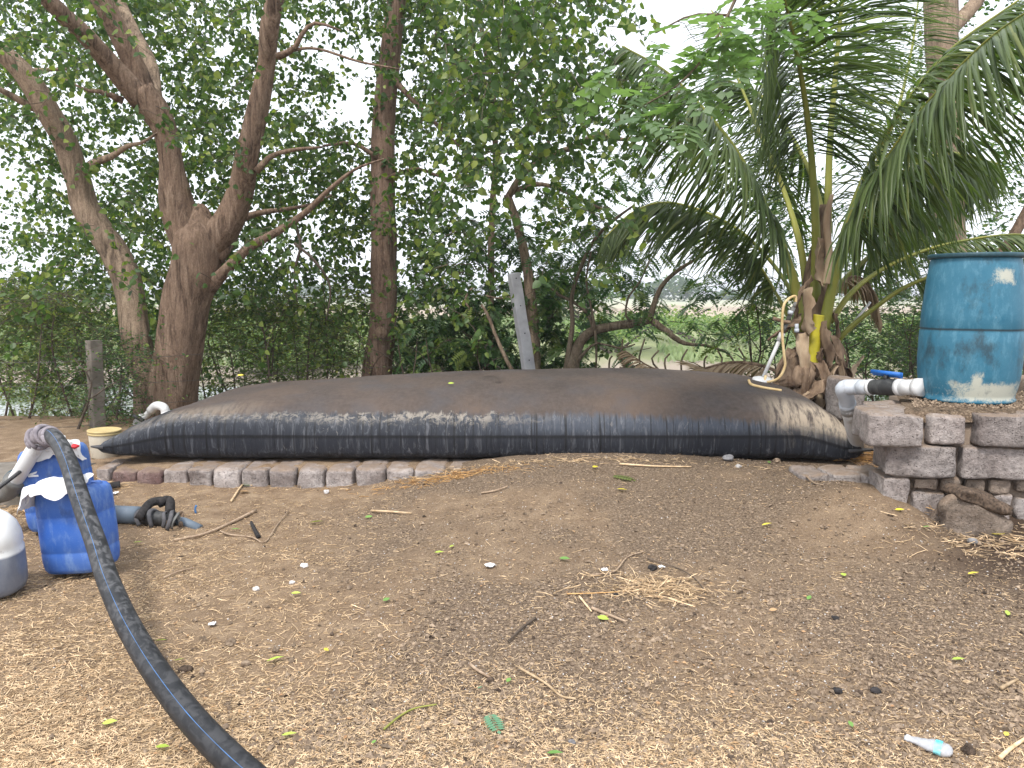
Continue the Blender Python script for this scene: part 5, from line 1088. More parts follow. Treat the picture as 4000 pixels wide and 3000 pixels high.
# white tick on the rear can, print
me_ = MB()
def decal(parent, pts, mat, name, th=.0015):
    n = len(pts); V = [(x, y, z) for x, y, z in pts]+[(x, y+th*3, z) for x, y, z in pts]
    mb = MB(); mb.add(V, [np.array([[0, k, k+1] for k in range(1, n-1)]), np.array([[k, (k+1) % n, n+(k+1) % n, n+k] for k in range(n)])]); return mb.build(name, M[mat], parent, smooth=False, local=True)
yk = -.176*.80*1.0-.0035
decal(jc2, [(-.095, yk, .352), (-.045, yk, .366), (-.040, yk, .378), (-.098, yk, .364)], 'white_print', 'tick_mark')
decal(jc2, [(-.098, yk, .366), (-.092, yk, .348), (-.036, yk, .345), (-.038, yk, .356), (-.078, yk, .358)], 'white_print', 'tick_mark')
decal(jc2, [(-.020, yk, .205), (.0, yk, .212), (.018, yk, .222), (.012, yk, .238), (-.004, yk, .228), (-.018, yk, .236)], 'sheath_pale', 'hole')
def sheet(c, w, h, seed, amp=.03, M_=None, n=22, drape=None):
    a = np.linspace(-.5, .5, n); X, Y = np.meshgrid(a, a)
    P = p3(X*4, Y*4, seed); Z = amp*.8*fbm(P*.8, 3, seed, .4)
    rgx = 1+.3*vnoise(p3(Y*3, seed*3.1, 1), seed); rgy = 1+.3*vnoise(p3(X*3, seed*1.7, 2), seed+2)
    V = np.stack([X*w*rgx+.4*amp*fbm(P*1.4+5, 2, seed+7), Y*h*rgy+.4*amp*fbm(P*1.4+9, 2, seed+8), Z], -1).reshape(-1, 3)
    if drape: V = drape(V)
    if M_ is not None: V = V@np.asarray(M_).T
    k = n*n; i = np.arange(n-1)[:, None]*n; j = np.arange(n-1)[None]; F = np.stack([i+j, i+j+1, i+n+j+1, i+n+j], -1).reshape(-1, 4)
    return np.vstack([V, V-(0, 0, .002)])+np.asarray(c), np.vstack([F, F[:, ::-1]+k])
def rag(label, c, w, h, seed, edge, M_=None):
    """a crumpled rag that folds down past local x = edge"""
    def dp(V):
        V = V.copy(); over = np.maximum(edge-V[:, 0], 0) if edge < 0 else np.maximum(V[:, 0]-edge, 0)
        V[:, 0] += np.sign(-edge)*over*.72; V[:, 2] -= over*.95
        of = np.maximum(-.045-V[:, 1], 0); V[:, 1] += of*.7; V[:, 2] -= of*.9; V[:, 2] += .02; return V
    mb = MB(); mb.add(*sheet(c, w, h, seed, .06, M_, 30, dp)); return tag(mb.build('rag', M['rag']), label, 'rag')
p = W(205, 1925, 3.80); rag('crumpled white rag draped over left shoulder of the front blue can', (jc1.location.x-.10, 3.80, .47), .34, .24, 5, -.07)
p = W(290, 1745, 4.6); rag('white rag hanging over right shoulder of the rear blue can', (jc2.location.x+.08, 4.52, .545), .30, .22, 8, .05)
mb = MB(); q = W(288, 1742, 4.55); V, F = lump((q[0], 4.53, q[2]), (.040, .03, .016), 4, .2, 10); mb.add(V, F); tag(mb.build('red_scrap', M['cap_red']), 'scrap of red plastic on the rag over the rear blue can', 'plastic scrap')
mb = MB(); q = W(203, 1949, 3.76); V, F = lump((q[0]+.01, 3.76, q[2]+.015), (.030, .02, .012), 6, .2, 10); mb.add(V, F); tag(mb.build('red_scrap', M['cap_red']), 'scrap of red plastic on the rag over the front blue can', 'plastic scrap')
# white jug at the frame's left edge
jl = W(-48, 2200, 3.62); jg = thing('jug', 'translucent white jug half full of dark liquid cut by left edge', 'jug', (0, 0, 0)); place(jg, (jl[0], 3.62, .0), (.0, -.03, .2))
mb = MB(); V, F = lathe([(a, b_*1.08) for a, b_ in [(0, .008), (.10, .006), (.130, .0), (.148, .012), (.158, .04), (.160, .10), (.158, .20), (.152, .212), (.157, .224), (.152, .27), (.135, .315), (.105, .352), (.07, .378), (.045, .392), (.04, .41), (0, .41)]], 48, ell=.9, pw=2.6); mb.add(V, F); mb.build('body', M['jug'], jg, local=True)
mb = MB(); mb.add(*lathe([(.046, .395), (.048, .43), (.04, .435), (0, .435)], 24)); mb.build('cap', M['pvc'], jg, local=True)
mb = MB(); mb.add(*tube(spline([(.03, 0, .385), (-.02, 0, .45), (-.09, 0, .43), (-.125, 0, .32)], 14), .014, 10)); mb.build('handle', M['pvc'], jg, local=True)

# ------------------------------------------------------------------ big hose with its riser
HP = np.array([W(*p) for p in [(150, 1712, 4.42), (195, 1700, 4.36), (232, 1735, 4.18), (268, 1808, 3.94), (298, 1900, 3.72), (335, 2010, 3.54), (378, 2130, 3.32), (420, 2260, 3.08), (480, 2400, 2.84), (545, 2520, 2.66), (625, 2645, 2.48), (735, 2790, 2.31), (860, 2925, 2.17), (1010, 3060, 2.05), (1200, 3200, 1.93)]])
hs = thing('suction_hose', 'thick dusty black hose with thin blue line curving from left pipe to bottom edge', 'hose', HP[7])
n = 150; P = spline(HP, n); seg = 28; V, F = tube(P, .044, seg); a = np.linspace(0, 2*np.pi, seg, endpoint=False)
mb = MB(); mb.add(V, F); hu = np.concatenate([np.repeat(np.linspace(0, 1, n), seg), [0, 1]]); ha = np.concatenate([np.tile(a, n), [0, 0]])
mb.build('tube', M['hose'], hs, attrs={'hu': hu, 'ha': ha})
T, U_, B2_ = frames(P); cdir = np.array((0, 0, CAM_H))-P; cdir /= np.linalg.norm(cdir, axis=1)[:, None]; nn = np.array((-.12, -.55, .80)); nn = nn[None]-T*(T@nn)[:, None]; nn /= np.linalg.norm(nn, axis=1)[:, None]
mb = MB(); mb.add(*tube(P+nn*.0434, .0013, 6)); mb.build('blue_line', M['stripe'], hs)
# cloth wrap at the joint
mb = MB()
for q in range(7):
    ca = q/6; c = spline([W(140, 1722, 4.44), W(170, 1700, 4.40), W(205, 1706, 4.34)], 7)[q]
    tt = np.linspace(0, 2*np.pi, 26); axd = P[4]-P[0]; axd /= np.linalg.norm(axd); e1 = np.cross(axd, (0, 0, 1)); e1 /= np.linalg.norm(e1); e2 = np.cross(axd, e1)
    R_ = .052+.008*math.sin(q*2.1); ring = c+np.outer(np.cos(tt+q), e1)*R_+np.outer(np.sin(tt+q), e2)*R_+np.outer(np.sin(tt*1.+q), axd)*.016
    mb.add(*tube(ring, .0135+.003*np.sin(tt*3+q), 8))
V, F = lump(W(160, 1712, 4.42), (.066, .055, .052), 3, .18, 12); mb.add(V, F)
tag(mb.build('cloth_wrap', M['wrap']), 'grey cloth wound around the joint of white pipe and black hose', 'cloth wrap')
rp = thing('riser_pipe', 'white pipe rising to the wrapped hose joint left of the blue cans', 'pipe', W(30, 1930, 4.5))
pipe(rp, 'pipe', 'pvc', [W(158, 1712, 4.42), W(95, 1820, 4.44), W(45, 1900, 4.5)], .043, 20, 10)
pipe(rp, 'elbow', 'hose_grey', [W(62, 1872, 4.47), W(35, 1912, 4.5), W(5, 1925, 4.5), W(-40, 1935, 4.5)], .060, 20, 14)
rc = thing('ribbed_hose', 'dark blue-grey ribbed hose end beside the rear blue can', 'hose', W(110, 1900, 4.75))
pc = spline([W(60, 1880, 4.8), W(95, 1890, 4.75), W(150, 1905, 4.7)], 40); mb = MB(); mb.add(*tube(pc, .078+.008*np.sin(np.linspace(0, 30, 40)), 24)); mb.build('tube', M['drum_rim'], rc)
mb = MB(); mb.add(*tube(spline([W(-30, 1925, 4.3), W(30, 1880, 4.35), W(75, 1845, 4.4), W(105, 1820, 4.5)], 14), .011, 8)); tag(mb.build('iron_rod', M['valve_black']), 'thin dark rod slanting across the base of the white riser pipe', 'rod')
cs = thing('concrete_slab', 'low grey concrete slab edge at left edge behind white riser pipe', 'slab', W(0, 1850, 5.4))
V, F = block((-3.72, 5.5, .06), (.9, .9, .16), 91, .1, .006); mb = MB(); mb.add(V, F); mb.build('slab', M['concrete_old'], cs)

# buried pipe with clamp straps
bp = thing('buried_pipe', 'blue-grey pipe half buried in soil, its joint bound with black rubber', 'pipe', W(600, 2020, 4.85))
def gw(px, py, dz=0.): 
    d = 4.8
    for _ in range(12):
        p = W(px, py, d); g = float(gz(p[0], p[1])); t = (g-CAM_H)/(p[2]-CAM_H); d = d*t
    p = W(px, py, d); p[2] = float(gz(p[0], p[1]))+dz; return p
pipe(bp, 'pipe', 'pvc_blue_grey', [gw(440, 2040, .055), gw(545, 2045, .055)], .056, 24)
pipe(bp, 'collar', 'pvc', [gw(440, 2040, .055), gw(448, 2040, .055)], .059, 24)
pipe(bp, 'pipe', 'valve_black', [gw(540, 2045, .05), gw(690, 2052, .035)], .045, 20)
pipe(bp, 'pipe', 'pvc_blue_grey', [gw(690, 2048, .022), gw(720, 2050, .018), gw(780, 2060, -.012)], .030, 18)
for q, (a, b_, r, mt_) in enumerate([(555, 2052, .058, 'sock'), (602, 2055, .066, 'sock'), (650, 2060, .056, 'sock'), (676, 2064, .070, 'sock'), (692, 2064, .055, 'hose_grey')]):
    c = gw(a, b_, .04); tt = np.linspace(-.5, 3.6, 18); ring = np.stack([c[0]+.012*np.sin(tt*2+q), c[1]+np.cos(tt)*r, c[2]+np.sin(tt)*r*1.0], -1)
    mb = MB(); mb.add(*tube(ring, .013, 8, flat=.5)); mb.build('strap', M[mt_], bp)
mb = MB(); mb.add(*tube(spline([gw(545, 2060, .06), gw(585, 2035, .11), gw(625, 2030, .125), gw(660, 2030, .12)], 16), .026, 12, rfun=barkr(5, .15))); mb.add(*tube(spline([gw(625, 2040, .13), gw(665, 2035, .14), gw(668, 2050, .08)], 12), .030, 12, rfun=barkr(6, .15)))
mb.build('bound_rubber', M['burnt'], bp)
mb = MB(); mb.add(*tube(spline([gw(650, 2062, .03), gw(690, 2045, .06), gw(712, 2035, .05), gw(706, 2060, .01)], 14), .014, 8)); mb.build('strap', M['sheath'], bp)
mb = MB(); mb.add(*tube(spline([gw(395, 1930, .02), gw(430, 1915, .03), gw(470, 1905, .03)], 10), np.linspace(.02, .026, 10), 8, rfun=barkr(8, .2))); tag(mb.build('charred_stick', M['burnt']), 'charred black stick beside the front blue can below block edging', 'stick')
mb = MB(); mb.add(*tube(spline([gw(765, 2005, .0), gw(763, 2005, .03), gw(768, 2005, .055)], 6), .007, 8)); tag(mb.build('peg', M['stripe']), 'tiny blue plastic peg standing in the soil below block edging', 'peg')

# ------------------------------------------------------------------ plastic bottle
bt = thing('plastic_bottle', 'crushed clear plastic bottle with cyan label lying at bottom right', 'bottle', gw(3630, 2915))
b0, b1 = gw(3532, 2893, .012), gw(3722, 2955, .014); n = 28; tt = np.linspace(0, 1, n)
P = b0+(b1-b0)*tt[:, None]; rr = 1.25*np.interp(tt, [0, .06, .09, .1, .2, .4, .6, .75, .88, .96, 1], [.010, .0105, .0125, .011, .0135, .020, .026, .028, .026, .018, .006])
mb = MB(); mb.add(*tube(P, rr, 20, flat=.5, rfun=lambda t, a, P: 1+.06*np.sin(a*3+t*14)+.05*np.sin(t*40+a))); mb.build('body', M['bottle'], bt)
mb = MB(); i0, i1 = 17, 22; mb.add(*tube(P[i0:i1], rr[i0:i1]*1.035, 20, cap=False, flat=.52, rfun=lambda t, a, Q: 1+.06*np.sin(a*3+(.61+.16*t)*14)+.0*a)); mb.build('label', M['cyan_label'], bt)
mb = MB(); mb.add(*tube(P[1:4], .0135, 16, flat=.8)); mb.build('neck_ring', M['paper'], bt)

# ------------------------------------------------------------------ fallen leaves, sticks, stones (the ones that stand out)
GL = np.array([(0, 0, 0), (.25, .20, .03), (.6, .22, .05), (1, 0, .02), (.6, -.22, .05), (.25, -.20, .03), (.3, 0, 0), (.6, 0, .01)]); GF = [np.array([(0, 6, 1, 1)])[:0], np.array([(0, 6, 1), (6, 7, 2), (6, 2, 1), (7, 3, 2), (0, 5, 6), (6, 4, 7), (6, 5, 4), (7, 4, 3)])]
GF = [GF[1]]
def gleaf(px, py, ln, ang, mat, label, wd=1., asp=1.):
    c = gw(px, py, .016); L = ln/F_PX*c[1]; mb = MB(); V = GL*(L, L*wd, L*1.6)-(L/2, 0, 0)
    V = V@(rotz(ang)@rotx(rng.uniform(-.35, .35))@roty(rng.uniform(-.12, .12))).T; mb.add(V+c, GF, rng.random())
    return tag(mb.build('fallen_leaf', M[mat], smooth=True), label, 'leaf', 'fallen leaves scattered on the ground')
for a in [
 (430, 2838, 62, .2, 'leaf_lime', 'lime leaf left of the thick hose near bottom edge, the larger of two there', .9), (636, 2935, 60, .1, 'leaf_lime', 'pale lime leaf lying left of the hose just above bottom edge', 1.1),
 (1076, 2589, 72, .3, 'leaf_lime', 'long lime leaf on straw right of the middle of the hose', .8), (630, 2515, 50, .2, 'leaf_lime', 'narrow lime leaf touching right side of the black hose', .7),
 (700, 2592, 42, .5, 'leaf_lime', 'small lime leaf lying on a dark clod beside the hose', .8), (1130, 2886, 64, .15, 'leaf_lime', 'lime leaf on golden straw at bottom, right of the hose end', .8),
 (1510, 2354, 36, .9, 'leaf_green', 'green leaf on crumbly soil left of centre', 1.3), (1235, 2048, 56, .1, 'leaf_lime', 'bright lime leaf pair on straw below right part of block edging', .9),
 (1441, 2028, 34, .6, 'leaf_green', 'small green leaf just below the sloping soil by the last edging blocks', 1.1), (1766, 2144, 36, 1.1, 'leaf_lime', 'upper lime leaf of the close pair near image middle', .8),
 (1716, 2168, 40, .4, 'leaf_lime', 'lower lime leaf of the close pair near image middle', .8), (2206, 2193, 46, -.3, 'leaf_green', 'dark green leaf on crumbs right of the white paper scrap', .9),
 (2356, 2428, 52, -.5, 'leaf_lime', 'broad green leaf below the heap of pale straw', 1.2), (2430, 1921, 44, -.1, 'leaf_yellow', 'golden yellow leaf below the green sprig in front of black bag', .9),
 (2996, 2058, 50, .3, 'leaf_yellow', 'yellow leaf lying on bare soil right of centre', 1.1), (3294, 2256, 40, 1.4, 'leaf_lime', 'upright lime leaf on soil left of the dark earth patch', 1.2),
 (3160, 2347, 40, .9, 'leaf_green', 'small green leaf on gravelly soil right of centre', 1.), (3802, 2251, 50, .1, 'leaf_yellow', 'yellow leaf on dark earth near right edge', 1.2),
 (3746, 2060, 44, -.1, 'leaf_yellow', 'bright yellow leaf just below the boulder', .9), (3895, 2095, 56, -.2, 'leaf_yellow', 'larger yellow leaf right of the boulder foot', 1.), (3940, 2055, 40, .3, 'leaf_yellow', 'crumpled yellow leaf at the wall foot by right edge', 1.2),
 (3742, 2589, 54, .0, 'leaf_lime', 'lime leaf on gravelly soil above and right of the plastic bottle', .7), (3934, 2407, 44, 1.1, 'leaf_lime', 'lime leaf close to right edge above the bottle', 1.), (3322, 2845, 46, 1.5, 'leaf_green', 'small green leaf standing on edge left of the plastic bottle', .9),
 (3930, 2884, 30, .7, 'leaf_yellow', 'tiny round yellow leaf right of the plastic bottle', 1.5), (2168, 2960, 72, -.05, 'leaf_green', 'large green leaf at bottom centre edge', .9), (1987, 2672, 42, 1.2, 'leaf_green', 'bright green leaf standing up below centre', 1.),
 (1461, 2916, 34, 1.2, 'leaf_green', 'green leaf at bottom left of centre on golden straw', .9), (1275, 2552, 32, -.7, 'leaf_yellow', 'small yellow leaf left of centre on gravelly straw', 1.), (1875, 2702, 30, .8, 'leaf_jade', 'small blue-green leaf below centre', .9),
 (1157, 2329, 40, .1, 'leaf_lime', 'small lime leaf right of two white shards', .8), (870, 2035, 0, 0, 0, 0), (920, 2076, 36, .2, 'leaf_green', 'green leaf beside the long dry stick below block edging', .9),
 (540, 2128, 36, .5, 'leaf_lime', 'lime leaf on straw right of the front blue can', 1.), (960, 1904, 36, -.1, 'leaf_green', 'green leaf at the foot of the fourth block of edging', .9), (1750, 1452, 0, 0, 0, 0),
 (2780, 1822, 0, 0, 0, 0), (3004, 1813, 30, 1.1, 'leaf_green', 'tiny green leaf by the grey stone below right part of black bag', 1.), (1560, 1834, 40, .3, 'leaf_green', 'curled green leaf on last edging blocks against black bag', 1.2),
 (2325, 1832, 36, .8, 'leaf_yellow', 'small yellow leaf at the crest of soil under middle of black bag', 1.), (3020, 2395, 34, .0, 'leaf_brown', 'orange-brown leaf on gravelly soil right of centre', 1.2), (955, 1928, 40, .2, 'leaf_brown', 'brown dead leaf at the foot of edging blocks left of centre', 1.6),
 (3510, 2060, 40, .0, 'leaf_yellow', 'yellow leaf on slope below the small wall stones', .8), (3620, 2068, 34, -.2, 'leaf_green', 'dull green leaf on slope left of the boulder', .9), (1925, 2840, 0, 0, 0, 0)]:
    if a[2]: gleaf(*a[:6], wd=a[6])
def onbag(px, py, d, ln, ang, mat, label):
    p = W(px, py, d); p[2] = digz(p[0], p[1])+.022; L = ln/F_PX*d; V = (GL*(L, L, L)-(L/2, 0, 0))@(rotz(ang)@rotx(.5)).T; mb = MB(); mb.add(V+p, GF); tag(mb.build('fallen_leaf', M[mat]), label, 'leaf', 'fallen leaves on the bag')
onbag(1762, 1489, 6.35, 26, .2, 'leaf_lime', 'green leaf lying on the brown top of black bag'); onbag(942, 1522, 6.9, 26, .1, 'leaf_yellow', 'yellow scrap of leaf on the left crest of black bag')
# feathery sprigs
for px, py, sz, ang, lab in ((2432, 1872, .16, -.5, 'dark green feathery sprig lying below the middle of black bag'), (1928, 2838, .10, -1.2, 'wilted blue-green feathery sprig near bottom centre'), (3060, 1500, .0, 0, '')):
    if sz:
        c = gw(px, py, .02); V = (PIN[0]*(1, 1, .25)*sz-(sz/2, 0, 0))@rotz(ang).T; mb = MB(); mb.add(V+c, PIN[1]); tag(mb.build('leaf_sprig', M['leaf_jade' if 'blue' in lab else 'neem']), lab, 'sprig')
def stick(pts, w, mat, label, name='stick', lift=.012):
    P = np.array([gw(a, b_, lift) for a, b_ in pts]); P = spline(P, 18); r = w/F_PX*P[:, 1].mean()/2
    mb = MB(); mb.add(*tube(P, np.linspace(r, r*.65, 18), 8, rfun=barkr(int(w*7), .12))); return tag(mb.build(name, M[mat]), label, 'stick')
stick([(1000, 2000), (900, 2050), (800, 2092), (680, 2118)], 15, 'stick', 'long pale dry stick lying below the block edging right of buried pipe')
stick([(860, 2082), (900, 2096), (985, 2106), (1035, 2126), (1080, 2062), (1128, 2000)], 7, 'stick', 'thin bent twig with upright tip right of the long pale stick')
stick([(1010, 2104), (992, 2070), (982, 2048)], 20, 'burnt', 'forked charred black twig beside the long pale stick', 'charred_twig')
stick([(2315, 2255), (2400, 2240), (2450, 2185), (2520, 2160)], 7, 'stick', 'curved tan twig above the heap of pale straw')
stick([(2530, 2190), (2640, 2225), (2710, 2265), (2760, 2325)], 7, 'twig', 'dark curved twig right of the straw heap')
stick([(2262, 2338), (2305, 2392), (2310, 2398)], 8, 'straw', 'short pale stalk leading to the thick stalk below the straw heap')
stick([(2312, 2384), (2370, 2408), (2446, 2438)], 14, 'stick', 'thick grey stalk below the straw heap')
stick([(2090, 2424), (2040, 2462), (1985, 2515)], 12, 'twig', 'dark brown twig pointing down-left below centre')
stick([(1500, 2862), (1560, 2812), (1620, 2780), (1706, 2764)], 10, 'rachis', 'curved bright green stem near bottom left of centre', 'green_stem')
stick([(2028, 2620), (2130, 2680), (2190, 2730), (2250, 2742)], 11, 'straw', 'long straight straw stalk below centre', 'straw_stalk')
stick([(1835, 2605), (1870, 2632), (1915, 2658)], 14, 'stick', 'short grey split stalk below centre')
stick([(3905, 2975), (3950, 2935), (4020, 2888)], 20, 'straw', 'thick yellow stalk at bottom right corner', 'straw_stalk')
stick([(3910, 2700), (3942, 2682), (3975, 2665)], 16, 'straw', 'yellow stalk near right edge above the bottle', 'straw_stalk')
stick([(2215, 2329), (2300, 2327), (2420, 2321)], 6, 'straw_orange', 'long thin golden stalk left of the straw heap', 'straw_stalk')
stick([(1880, 1932), (1930, 1924), (1985, 1906)], 9, 'stick', 'pale twig on soil left of the golden leaf')
stick([(3135, 1850), (3175, 1890), (3215, 1902)], 8, 'stick', 'bent twig lying below the sunken blocks')
stick([(2420, 1818), (2560, 1826), (2700, 1829)], 8, 'straw', 'long cream stalk on the soil crest under black bag', 'straw_stalk')
stick([(1450, 2002), (1530, 2006), (1606, 2012)], 10, 'straw', 'flat straw blade on soil below right edging blocks', 'straw_stalk')
stick([(640, 2265), (700, 2240), (760, 2225)], 8, 'stick', 'thin twig on straw right of the front blue can')
stick([(180, 2170), (175, 2110), (168, 2080)], 9, 'stick', 'short twig leaning beside the white jug')
stick([(900, 1868+30), (950, 1898), (985, 1902)], 8, 'straw', 'straw stalk along the foot of the left edging blocks', 'straw_stalk')
def stone(px, py, s, mat, label, name='stone', cat='stone'):
    c = gw(px, py); r = s/F_PX*c[1]/2; V, F = lump(c+(0, 0, r*.35), (r, r*.85, r*.65), int(px) % 91, .35, 9, rotz(px*.1)); mb = MB(); mb.add(V, F); return tag(mb.build(name, M[mat], smooth=False), label, cat)
for a in [(2842, 1797, 46, 'pebble_grey', 'blue-grey stone against the right part of black bag'), (2885, 1825, 24, 'pebble_white', 'pale pebble just below the blue-grey stone by black bag'), (3035, 1806, 34, 'clod', 'brown stone lying between black bag and the first sunken block'),
 (1200, 1912, 0, '', ''), (1275, 1925, 24, 'pebble_white', 'whitish pebble at the foot of edging blocks'), (3268, 2706, 40, 'burnt', 'black charcoal lump left of the bottle, the shiniest'), (3420, 2705, 44, 'burnt', 'flat black charcoal lump above the bottle'),
 (3782, 2940, 60, 'dark_clod', 'large dark earth clod right of the bottle base'), (3262, 2418, 30, 'burnt', 'small black lump on gravelly soil right of centre'), (3355, 2710, 34, 'dark_clod', 'dark clod between the two charcoal lumps'),
 (2550, 2225, 40, 'burnt', 'black lump among the straw heap, on its upper side'), (2404, 2328, 24, 'burnt', 'small black lump at left end of the straw heap'), (1190, 2215, 34, 'pebble_white', 'white shard on gravelly soil left of centre, the biggest'), (1000, 2305, 30, 'pebble_white', 'white shard with a fibre on straw left of centre'),
 (1140, 2278, 22, 'pebble_white', 'small white shard right of the shard with a fibre'), (905, 2520, 48, 'clod', 'crumbled grey clod right of the hose middle'), (725, 2622, 50, 'dark_clod', 'dark clod under a lime leaf beside the hose'), (1080, 2545, 36, 'clod', 'grey clod above the long lime leaf'), (960, 2600, 38, 'clod', 'grey clod left of the long lime leaf'), (1915, 2662, 34, 'dark_clod', 'dark clod hollow below centre'),
 (2045, 2735, 30, 'clod', 'rounded grey clod below centre'), (2235, 2905, 34, 'pebble_grey', 'blue-grey pebble near bottom centre'), (3800, 2120, 40, 'pebble_grey', 'dark flat stone below the boulder'), (3480, 1978, 22, 'dark_clod', 'small dark stone at the wall foot left of the boulder')]:
    if a[2]: stone(*a)
for px, py, s, lab in ((1915, 2216, 38, 'bright white paper scrap lying near image middle'), (2362, 2235, 30, 'small white paper scrap left of the straw heap'), (828, 2448, 30, 'white paper scrap on straw right of the hose'), (445, 1933, 30, 'pale scrap on soil below the left edging blocks'), (2583, 2222, 24, 'pale torn scrap beside the black lump on the straw heap')):
    c = gw(px, py, .014); L = s/F_PX*c[1]; mb = MB(); mb.add(*sheet(c, L, L*.8, int(s), L*.18, rotz(s), 6)); tag(mb.build('paper_scrap', M['paper'], smooth=False), lab, 'paper scrap')

# ------------------------------------------------------------------ ground litter nobody could count
def frame_pts(n, y0, y1, x0=-60, x1=4060, bias=1.):
    """points of the yard in view, even per photo area mixed with even per ground area"""
    py = y0+(y1-y0)*rng.random(n)**bias; px = rng.uniform(x0, x1, n); dep = np.arctan((py-1500)/F_PX)+PITCH; d = CAM_H/np.tan(dep)
    x = (px-2000)/F_PX*np.hypot(1, 0)*d*np.cos(dep)/np.cos(dep-PITCH)*0+(px-2000)/F_PX*(d*math.cos(PITCH)+CAM_H*math.sin(PITCH)); return x, d
def zone(x, y):
    P = p3(x, y); grav = sstep(-1.5, -.4, x+.4*fbm(P, 3, 41))*sstep(2.2, 2.9, y+.4*fbm(P, 3, 43)+.25*np.maximum(x, 0)); return grav
def onok(x, y): return ~((y > 5.70) & (x < .05)) & (y < 5.98) & ~((x > 2.2) & (y > yf(x)-.0)) 
OCT = np.array([(1, 0, 0), (-1, 0, 0), (0, 1, 0), (0, -1, 0), (0, 0, 1.), (0, 0, -.6)]); OF = np.array([(0, 2, 4), (2, 1, 4), (1, 3, 4), (3, 0, 4), (2, 0, 5), (1, 2, 5), (3, 1, 5), (0, 3, 5)])
def wetz(x, y): return sstep(2.0, 2.7, x+.4*fbm(p3(x, y)*1.3, 3, 21))*sstep(3.0, 3.6, y)*(1-sstep(5.2, 5.7, y))
def clods(n, smin, smax, mat, name, label, keepf, y0=1790, pw=2.2, sm=False):
    x, y = frame_pts(n, y0, 3040); k = onok(x, y) & keepf(x, y); x, y = x[k], y[k]; n = len(x)
    s = smin+(smax-smin)*rng.random(n)**pw; z = gz(x, y)
    R = basis(rdir(n, 0.), np.tile((0, 0, 1.), (n, 1))+rng.normal(0, .4, (n, 3))); S = s[:, None]*rng.uniform(.6, 1.15, (n, 3))*(1, .85, .75)
    J = OCT[None]*S[:, None]*rng.uniform(.7, 1.25, (n, 6, 1)); V = np.einsum('nij,nkj->nki', R, J)+np.stack([x, y, z+s*.18], -1)[:, None]
    F = (OF[None]+(np.arange(n)*6)[:, None, None]).reshape(-1, 3); mb = MB(); mb.add(V.reshape(-1, 3), F, np.repeat(rng.random(n), 6))
    tag(mb.build(name, M[mat], smooth=sm), label, 'crumbs', None, 'stuff')
clods(95000, .003, .0125, 'clod', 'soil_crumbs', 'crumbly grey-brown soil crumbs covering the middle and right of the yard', lambda x, y: rng.random(len(x)) < (.06+.94*zone(x, y))*(1-.75*wetz(x, y))*(1-.75*sstep(.0, .5, fbm(p3(x, y)*.9, 3, 45)))*np.clip(.75+.7*fbm(p3(x, y)*5, 3, 47), .15, 1))
clods(13000, .007, .022, 'clod', 'soil_clods', 'larger loose soil clods mixed through the crumbs', lambda x, y: (rng.random(len(x)) < (.1+.9*zone(x, y))*np.clip(.5+1.2*fbm(p3(x, y)*2.2, 3, 49), .08, 1)) & (y < 4.8), pw=3)
clods(17000, .004, .017, 'dark_clod', 'dark_clods', 'dark damp clods gathered near the wall foot at right', lambda x, y: rng.random(len(x)) < .035+.96*wetz(x, y)+.25*sstep(1.4, 2.4, x)*sstep(2.2, 3.2, y)*(1-wetz(x, y))*.5, pw=2.6)
clods(6000, .0022, .006, 'pebble_white', 'pale_grit', 'scattered pale grit and pebbles', lambda x, y: rng.random(len(x)) < .15+.6*zone(x, y))
ST = np.array([(-.5, .5, 0), (-.5, -.5, 0), (.02, .5, .10), (-.02, -.5, .10), (.5, .35, 0), (.5, -.35, 0), (-.5, 0, -.5), (0, 0, -.35), (.5, 0, -.5)]); SF = np.array([(0, 1, 3, 2), (2, 3, 5, 4), (1, 6, 7, 3), (3, 7, 8, 5), (6, 0, 2, 7), (7, 2, 4, 8)])
def straw(n, lmin, lmax, w, keepf, mat='straw', name='straw', label='', y0=1790, pw=1.6, lift=.004, pts=None):
    x, y = frame_pts(n, y0, 3040, bias=1.) if pts is None else pts; k = (onok(x, y) if pts is None else np.ones(len(x), bool)) & keepf(x, y); x, y = x[k], y[k]; n = len(x)
    L = lmin+(lmax-lmin)*rng.random(n)**pw; z = gz(x, y)+lift*rng.random(n)+.002
    X = rdir(n, rng.normal(0, .10, n)); R = basis(X, np.tile((0, 0, 1.), (n, 1))+rng.normal(0, .25, (n, 3)))
    S = np.stack([L, w*rng.uniform(.5, 1.5, n), np.minimum(L*.5, w*rng.uniform(.5, 3.5, n))], -1)
    bend = rng.normal(0, .14, n); V = ST[None]*S[:, None]; V[..., 1] += (bend*L)[:, None]*(ST[None, :, 0]**2)*2
    V = np.einsum('nij,nkj->nki', R, V)+np.stack([x, y, z], -1)[:, None]
    F = (SF[None]+(np.arange(n)*9)[:, None, None]).reshape(-1, 4); mb = MB(); mb.add(V.reshape(-1, 3), F, np.repeat(rng.random(n), 9))
    tag(mb.build(name, M[mat], smooth=False), label, 'straw', None, 'stuff')
soil = lambda x, y: sstep(.15, -.1, fbm(p3(x, y)*.9, 3, 55))
straw(125000, .007, .036, .0019, lambda x, y: rng.random(len(x)) < np.clip((1-zone(x, y))*(.18+.62*soil(x, y))*np.clip(.8+.8*fbm(p3(x, y)*4, 3, 57), .25, 1.3)*(1-.55*sstep(4.2, 5.2, y))+.14+.65*sstep(3.1, 2.3, y+.3*np.maximum(x, 0)), 0, 1), name='chopped_straw', label='fine golden chopped straw covering left side and foreground')
straw(9000, .03, .10, .0022, lambda x, y: rng.random(len(x)) < .10+.5*(1-zone(x, y)), name='long_straw', label='longer loose straws lying across the yard', pw=2.2)
